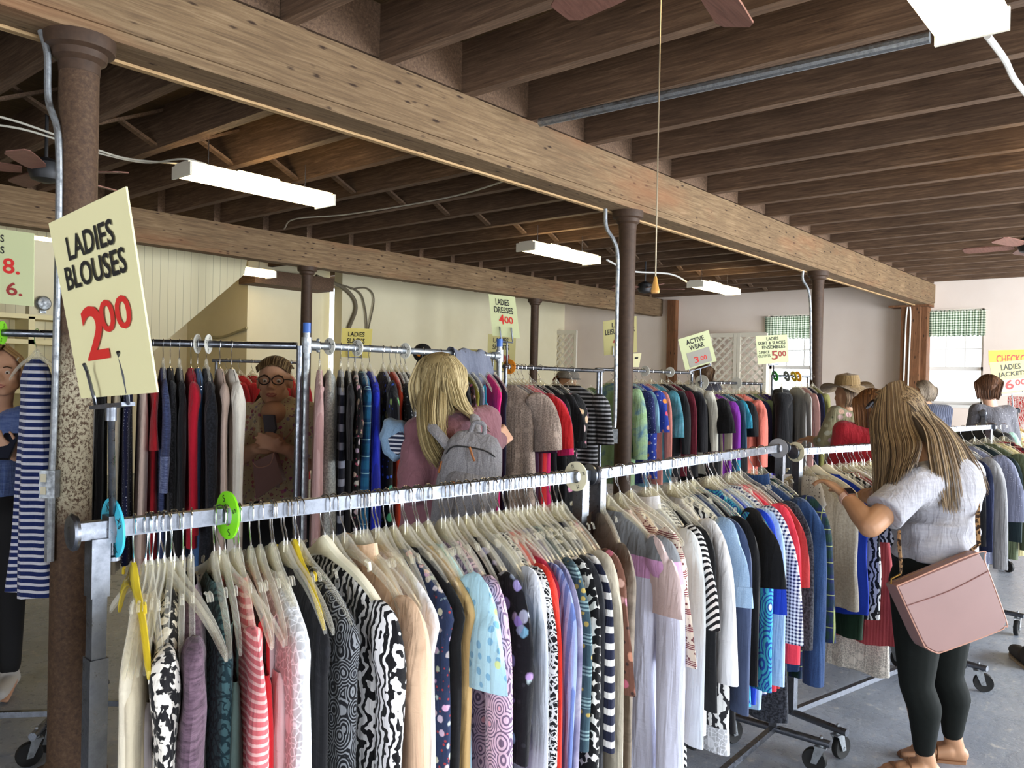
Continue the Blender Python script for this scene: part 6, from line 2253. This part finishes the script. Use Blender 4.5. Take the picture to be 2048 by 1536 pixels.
strands(HS, gg, 520, .0030, .002, seed=12, seg=14, shell=[(P_(0, -.016, .03), .098)])
tl = [[P_(x_, -.10, .07), P_(x_ - .02, -.13, .02), P_(-.06 + x_, -.10, -.08), P_(-.085 + x_, -.05, -.14)] for x_ in (-.03, 0, .03)]
strands(HS, tl, 120, .0035, .006, seed=13, seg=10)
part(HS, 'hair', m_hair('tied_brown_hair', '33261b', '5f4830', 'a58d63'), root, 80)
T = MB()
T.cone(chest - fw_ * .03 + UP * .05, .165, hip - fw_ * .01, .175)
T.cone(shA, .078, chest + UP * .02, .13).cone(shB, .078, chest + UP * .02, .13)
tube_flat(T, shA, .075, shA.lerp(elA, .95), .085)
tube_flat(T, shB, .075, shB.lerp(elB, .95), .085)
TS = remesh(T, .009, 5)
part(TS, 'cardigan', K('floral_cardigan', 'floral', 'd2c4a0', 'b26a78', '8a3f62', sc=1.3), root, 80)
# camisole in the open front
cm = MB()
cm.poly([at(527, 830, DG - .165), at(549, 830, DG - .18), at(553, 858, DG - .19), at(546, 872, DG - .19), at(532, 872, DG - .19)], .02)
part(cm, 'camisole', plain('dark_grey_camisole', '55535c', .8), root, 60)
nk = MB().ball(at(547, 826, DG - .075), .085, 18, 12, (.75, .75, .75))
part(nk, 'chest_skin', M_SKIN3, root, 60)
# her small pink bag
q = [at(x_, y_, DG - .27) for x_, y_ in ((505, 925), (548, 905), (566, 962), (512, 998))]
bag = empty('handbag', sum(q, V()) / 4, 'small dusty pink bag worn by the woman with glasses', 'bag')
mb = MB().rings([[p - f0 * 0 for p in q], [p + f0 * .06 for p in q]])
part(mb, 'bag_body', M_PINK, bag, 0)
part(MB().tube(spline([q[0], at(517, 935, DG - .275), at(540, 928, DG - .275), q[1]], 10), .003, 6), 'piping', M_PINK2, bag)
part(MB().tube(spline([q[1] + f0 * .03, at(556, 895, DG - .2), at(585, 860, DG - .12), at(604, 830, DG - .06)], 12), .007, 6, True, .4), 'strap', M_PINK2, bag)

# ---------------------------------------------------------------- girl with a phone at the left edge
DL = 4.0
hc = at(8, 745, DL)
fw_ = (r0 * .35 - f0).normalized()
root = person(V((hc.x, hc.y, 0)), 'girl in a blue T-shirt looking down at a phone by the left edge')
B = MB()
P_ = head(B, hc, (fw_ - UP * .3), UP, 1.0)
chest = at(-8, 870, DL + .05); hip = at(-15, 1000, DL + .08)
B.cone(hc - UP * .08, .05, at(0, 812, DL + .03), .055).cone(at(0, 812, DL + .03), .06, chest, .11).cone(chest, .12, hip, .13)
shA, shB = at(-62, 838, DL), at(48, 836, DL)
elB, wrB = at(62, 905, DL - .04), at(32, 912, DL - .26)
elA, wrA = at(-75, 905, DL), at(-30, 915, DL - .24)
for s_, e_, w_ in ((shA, elA, wrA), (shB, elB, wrB)):
    B.cone(chest + UP * .07, .06, s_, .05).cone(s_, .048, e_, .042).cone(e_, .04, w_, .027)
hand(B, wrB, (at(8, 895, DL - .30) - wrB), -f0, UP + r0 * .2, .95, (.6, .65, .7, .8), .5)
L = MB()
simple_legs(B, L, hip, r0, fw_, .85, .095, .1)
body_part(B, 'body', M_SKIN3, root, .008, 4)
body_part(L, 'trousers', plain('black_trousers', '18181b', .8), root, .012, 6)
face_bits(root, P_)
T = MB().cone(chest, .13, hip, .135).cone(shA, .068, chest, .11).cone(shB, .068, chest, .11)
tube_flat(T, shB, .066, shB.lerp(elB, .75), .07); tube_flat(T, shA, .066, shA.lerp(elA, .75), .07)
part(remesh(T, .009, 5), 't_shirt', K('washed_blue', 'heather', '4a5f96', '6a7eb0', sc=.5), root, 80)
HS = MB()
sd = UP.cross(fw_)
for sg in (-1, 1):
    strands(HS, [[P_(.01 * sg, .05, .115), P_(.075 * sg, .05, .06), P_(.098 * sg, .03, -.05), P_(.10 * sg, .05, -.20), P_(.085 * sg, .07, -.30)],
                 [P_(.01 * sg, .0, .14), P_(.09 * sg, .0, .06), P_(.11 * sg, -.02, -.05), P_(.115 * sg, .0, -.2), P_(.10 * sg, .03, -.32)],
                 [P_(.0, -.06, .13), P_(.07 * sg, -.09, .05), P_(.08 * sg, -.10, -.05), P_(.09 * sg, -.08, -.2), P_(.08 * sg, -.06, -.3)]], 240, .0034, .004, seed=20 + sg)
part(HS, 'hair', m_hair('light_brown_hair', '5a4329', '8d6d43', 'b8966a'), root, 80)
shoes(root, hip, r0, fw_, .1, plain('white_sneaker', 'c9c6c2', .6))
pc = at(14, 893, DL - .31)
mm = Matrix((r0, (f0 * .6 + UP * .8).normalized(), (r0.cross((f0 * .6 + UP * .8).normalized())))).transposed().to_4x4(); mm.translation = pc
ph = thing(MB().box((-.036, -.07, -.004), (.036, .07, .004), mm), 'phone', plain('black_phone', '17151a', .3), 'black phone in the hands of the girl at the left edge', 'phone', None, 0)
part(MB().box((-.033, -.064, .0041), (.033, .064, .0048), mm), 'screen', plain('dark_screen', '2b2e3a', .1), ph, 0)

# ---------------------------------------------------------------- shoppers near the far windows
def back_shopper(hp, dep, label, sh, hips, shirt, hair=None, bald=False, lean=V((0, 0, 0)), turn=0.0, arms=True, sc=1.0, hair_r=.107, skin=None, pants='3b3f4a', hair_drop=0.0):
    hc = at(hp[0], hp[1], dep)
    fw_ = (f0 * math.cos(turn) + r0 * math.sin(turn)).normalized()
    rr = fw_.cross(UP)
    root = person(V((hc.x - lean.x, hc.y - lean.y, 0)), label)
    B, T, L = MB(), MB(), MB()
    P = head(B, hc, (fw_ - UP * .3), UP, sc)
    a, b = at(sh[0][0], sh[0][1], dep), at(sh[1][0], sh[1][1], dep)
    hip = at(hips[0], hips[1], dep)
    mid = a.lerp(b, .5)
    ch = mid.lerp(hip, .35)
    B.cone(hc - UP * .08, .055, mid - UP * .02, .06).cone(mid - UP * .04, .09, hip, .13)
    T.cone(mid - UP * .06, .125, ch, .165).cone(ch, .165, hip, .18)
    for s_, sg in ((a, -1), (b, 1)):
        e_ = s_ + rr * .05 * sg - UP * .24 + fw_ * .08
        w_ = e_ + fw_ * .2 + UP * .02 - rr * .05 * sg
        B.cone(s_, .052, e_, .045).cone(e_, .043, w_, .028)
        hand(B, w_, fw_ + UP * -.2, UP, -rr * sg, 1.0)
        T.cone(s_, .075, mid - UP * .06, .12)
        tube_flat(T, s_, .07, e_, .064)
        T.ball(e_, .063)
        tube_flat(T, e_, .062, e_.lerp(w_, .35), .055)
    simple_legs(B, L, hip, rr, fw_, min(.86, hip.z), .105, .1)
    body_part(B, 'body', skin or M_SKIN, root, .010, 4)
    body_part(T, 'shirt', shirt, root, .012, 6)
    body_part(L, 'trousers', plain('trousers_' + pants, pants, .8), root, .014, 6)
    shoes(root, hip, rr, fw_, .1, M_RUBBER)
    if hair:
        HS = MB()
        gg = [[P(x_ * .3, .05, .125), P(x_, -.01, .125 - abs(x_) * .5), P(x_ * 1.15, -.08, .05), P(x_ * 1.0, -.10, -.02 - hair_drop * .5), P(x_ * .9, -.075, -.075 - hair_drop)] for x_ in (-.098, -.075, -.04, 0, .04, .075, .098)]
        strands(HS, gg, 300, .0055, .004, seed=31, seg=10, shell=[(P(0, -.02, .034), .100)])
        part(HS, 'hair', hair, root, 80)
    return root, P, fw_, rr


# woman in the straw hat
HB = m_hair('dark_brown_hair', '2e2119', '5a4532', '7d6349')
root, P, fw_, rr = back_shopper((1692, 790), 6.6, 'woman in a wide straw sun hat and tropical leaf shirt', ((1672, 828), (1730, 838)), (1690, 960), K('tropical_leaf', 'floral', '8a8468', 'b3aa84', '5d6248', sc=.55), HB, turn=-.45)
c = P(0, -.01, .07)
ax = V((-.05, .0, 1)).normalized()
pr = [(.001, .105), (.05, .103), (.078, .09), (.088, .05), (.095, .005), (.15, -.006), (.205, .004), (.207, .009), (.15, .0), (.1, .012), (.098, .05), (.085, .094), (.001, .112)]
hm = MB().lathe(pr, c, ax, 40)
for p in hm.v:
    d_ = p - c
    rad = V((d_.x, d_.y, 0)).length
    if rad > .12:
        p.z += (rad - .12) * (.55 * math.sin(2 * math.atan2(d_.dot(f0), d_.dot(r0)) + .7) - .25)
ht = part(hm, 'sun_hat', K('straw', 'stripe', '6f5a3a', '836c48', sc=9), root, 60)
part(MB().lathe([(.0965, .012), (.0995, .012), (.0975, .034), (.095, .034)], c, ax, 40), 'hat_band', plain('dark_straw', '6e5836', .8), ht)
# woman in red, bending behind the third rack
back_shopper((1745, 818), 5.3, 'woman in a red top with brown hair, bending behind the grey shirt woman', ((1688, 862), (1772, 872)), (1722, 1000), K('tomato_red', 'plain', '9e1f29'), m_hair('auburn_hair', '3a2418', '6b4629', '94683e'), turn=.5, sc=1.0, hair_drop=.07)
# man in the striped shirt by the window
root, P, fw_, rr = back_shopper((1846, 785), 9.0, 'man with short grey hair in a blue pinstripe shirt at the window', ((1828, 812), (1892, 822)), (1868, 930), K('pinstripe_shirt', 'stripeV', '3a3f50', '565b6e', sc=1.6), m_hair('grey_brown_hair', '4a4038', '7a6c5c', '948878'), turn=-.2)
# woman in the grey lace top by the jackets sign
back_shopper((1978, 778), 7.4, 'woman in a grey lace top behind the ladies jackets sign', ((1955, 822), (2015, 825)), (1985, 950), K('grey_lace_top', 'pin', '5c5b61', '8f8d92', sc=.8), m_hair('chestnut_hair', '2f2018', '553a2a', '6d4c37'), turn=.6, skin=M_SKIN2)
# heads beyond the dress and active wear racks
root, P, fw_, rr = back_shopper((1136, 768), 7.6, 'shopper in a grey flat cap beyond the dress rack', ((1112, 795), (1160, 795)), (1136, 920), plain('brown_jacket', '5a4a3c', .8), m_hair('ginger_hair', '4a2a18', '7a4526', '9a6238'), turn=2.6)
cp = MB().ball(P(0, -.005, .075), .108, 20, 12, (.95, 1.05, .62), None)
for p in cp.v:
    p.z = max(p.z, P(0, 0, .055).z)
ct = part(cp, 'cap', K('grey_tweed', 'boucle', '6a645c', '8d867c', sc=2), root, 60)
part(MB().poly([P(-.07, .07, .055), P(-.05, .14, .045), P(0, .16, .043), P(.05, .14, .045), P(.07, .07, .055)], .006), 'cap_brim', K('grey_tweed', 'boucle', '6a645c', '8d867c', sc=2), ct, 0)
back_shopper((1409, 752), 9.2, 'shopper with brown hair beyond the active wear sign', ((1388, 778), (1430, 778)), (1409, 890), plain('dark_shirt', '40404a', .8), HB, turn=.3)

# ---------------------------------------------------------------- odds and ends
# grey jacket thrown over the pipe rail
e = RP.t_at(928, 705, off=0)
mb = MB()
gr = []
for i in range(13):
    row = []
    for j in range(15):
        u, w = i / 12, j / 14
        a_ = (w - .42) * 2.4
        yy = -.045 * math.sin(max(-1.5, min(1.5, a_ * 1.6)))
        zz = .026 - max(0, abs(a_) - .25) * (.20 if a_ > 0 else .12)
        p = RP.p(e - .12 + .30 * u * (1 + .15 * w)) - nx * (-yy * (1.2 if a_ > 0 else 1)) + UP * zz
        p += UP * .010 * math.sin(u * 14 + w * 5) - nx * .012 * math.sin(u * 11 + 2 * w) + UP * (-.09 * u * max(0, w - .4))
        row.append(p)
    gr.append(row)
fs = [(i * 15 + j, i * 15 + j + 1, (i + 1) * 15 + j + 1, (i + 1) * 15 + j) for i in range(12) for j in range(14)]
mb.add([p for r_ in gr for p in r_], fs)
mb.add([p - UP * .006 + nx * .004 for r_ in gr for p in r_], [tuple(reversed(f_)) for f_ in fs])
thing(mb, 'jacket', K('washed_grey_denim', 'denim', '5a5f70', '777c8c'), 'grey denim jacket thrown over the pipe rail above the blonde woman', 'jacket', None, 60)
# light denim dress with striped lining held out on the rack
mb = MB()
c = at(786, 885, 2.95)
pts = [at(770, 838, 2.98), at(800, 842, 2.94), at(822, 870, 2.92), at(818, 905, 2.92), at(790, 922, 2.92), at(768, 905, 2.94), at(760, 870, 2.96)]
inn = [c + (p - c) * .6 - f0 * .05 for p in pts]
pts = spline(pts + [pts[0]], 43)[:-1]
for k in range(42):
    pts[k] = c + (pts[k] - c) * (1 + .05 * math.sin(k * 1.1))
inn = [c + (p - c) * .6 - f0 * .05 for p in pts]
mb.rings([[p + f0 * .05 for p in pts], pts, [c + (p - c) * .9 - f0 * .03 for p in pts], inn])
o = thing(mb, 'denim_shirt', K('pale_denim', 'denim', '6d8db0', '93afc9'), 'light blue denim shirt bunched on the blonde woman\'s left arm', 'shirt', None, 60)
part(MB().poly([c + (p - c) * .55 - f0 * .054 + r0 * .02 for p in pts[6:38]], .01), 'lining', K('navy_band_fine', 'stripe', '20263f', 'c9cbd4', sc=3), o, 0)
# black bird ornament with orange marks behind the pipe rack
c = at(845, 706, 4.6)
root = empty('bird_ornament', c, 'round black bird ornament with orange patches hung behind the pipe rack', 'ornament')
dn = -f0
part(MB().ball(c, .055, 20, 12, (1, 1, 1.0)), 'head', plain('black_felt', '141213', .8), root)
part(MB().cone(c + r0 * .04 - UP * .01, .018, c + r0 * .085 - UP * .045, .006), 'beak', plain('black_beak', '241c18', .5), root)
part(MB().ball(c - r0 * .012 - f0 * .045, .02, 12, 8, (1.3, .6, 1.2)), 'patch', plain('orange_felt', 'e58a22', .7), root)
part(MB().ball(c + r0 * .04 - f0 * .03 + UP * .0, .013, 12, 8, (1.6, .5, .6)), 'patch', plain('orange_felt', 'e58a22', .7), root)
for k in range(4):
    x_ = -.05 + .03 * k
    part(MB().tube([c + r0 * x_ * .5 - UP * .04, c + r0 * x_ - UP * .12, c + r0 * (x_ + .01 * (k - 1)) - UP * (.22 + .03 * (k % 2))], .012, 8, True, .3), 'streamer', plain('black_felt', '141213', .8), root)
part(MB().tube([V((c.x, c.y, .0)) + f0 * .03, c + f0 * .03], .012, 8), 'pole', M_DARKMETAL, root)
part(MB().lathe([(.16, 0), (.16, .012), (.02, .03)], V((c.x, c.y, 0)) + f0 * .03, n=24), 'base', M_DARKMETAL, root)
# red and white patterned carrier at the right edge
c = at(2036, 822, 9.0)
o = thing(MB().box((-.14, -.08, -.2), (.14, .08, .16), Matrix.Translation(c)), 'gift_bag', K('red_zigzag', 'zebra', 'b52420', 'd8cdc6', sc=4), 'red and white patterned bag by the ladies jackets sign', 'bag', None, 0)
# dark shoe of a passer-by at the right edge
g_ = on(2050, 1330, 2, 0)
d_ = (on(2016, 1300, 2, 0) - g_).normalized()
s_ = UP.cross(d_)
mb = MB().cone(g_ + UP * .05, .046, g_ + d_ * .12 + UP * .042, .042).cone(g_ + d_ * .12 + UP * .042, .042, g_ + d_ * .17 + UP * .036, .034).cone(g_ - d_ * .06 + UP * .05, .044, g_ - d_ * .05 + UP * .09, .042)
for p in mb.v:
    p.z = max(p.z, .012)
mb = remesh(mb, .006, 4)
o = thing(mb, 'shoe', plain('dark_suede', '2c2622', .8), 'dark suede shoe stepping in at the right edge', 'shoe', None, 60)
sl = [g_ + d_ * x_ + s_ * y_ + UP * .007 for x_, y_ in ((-.1, -.03), (-.11, 0), (-.1, .03), (.0, .04), (.12, .044), (.19, .025), (.205, 0), (.19, -.025), (.12, -.042), (0, -.036))]
part(MB().poly(sl, .014), 'sole', plain('gum_sole', '9c8a70', .6), o, 30)
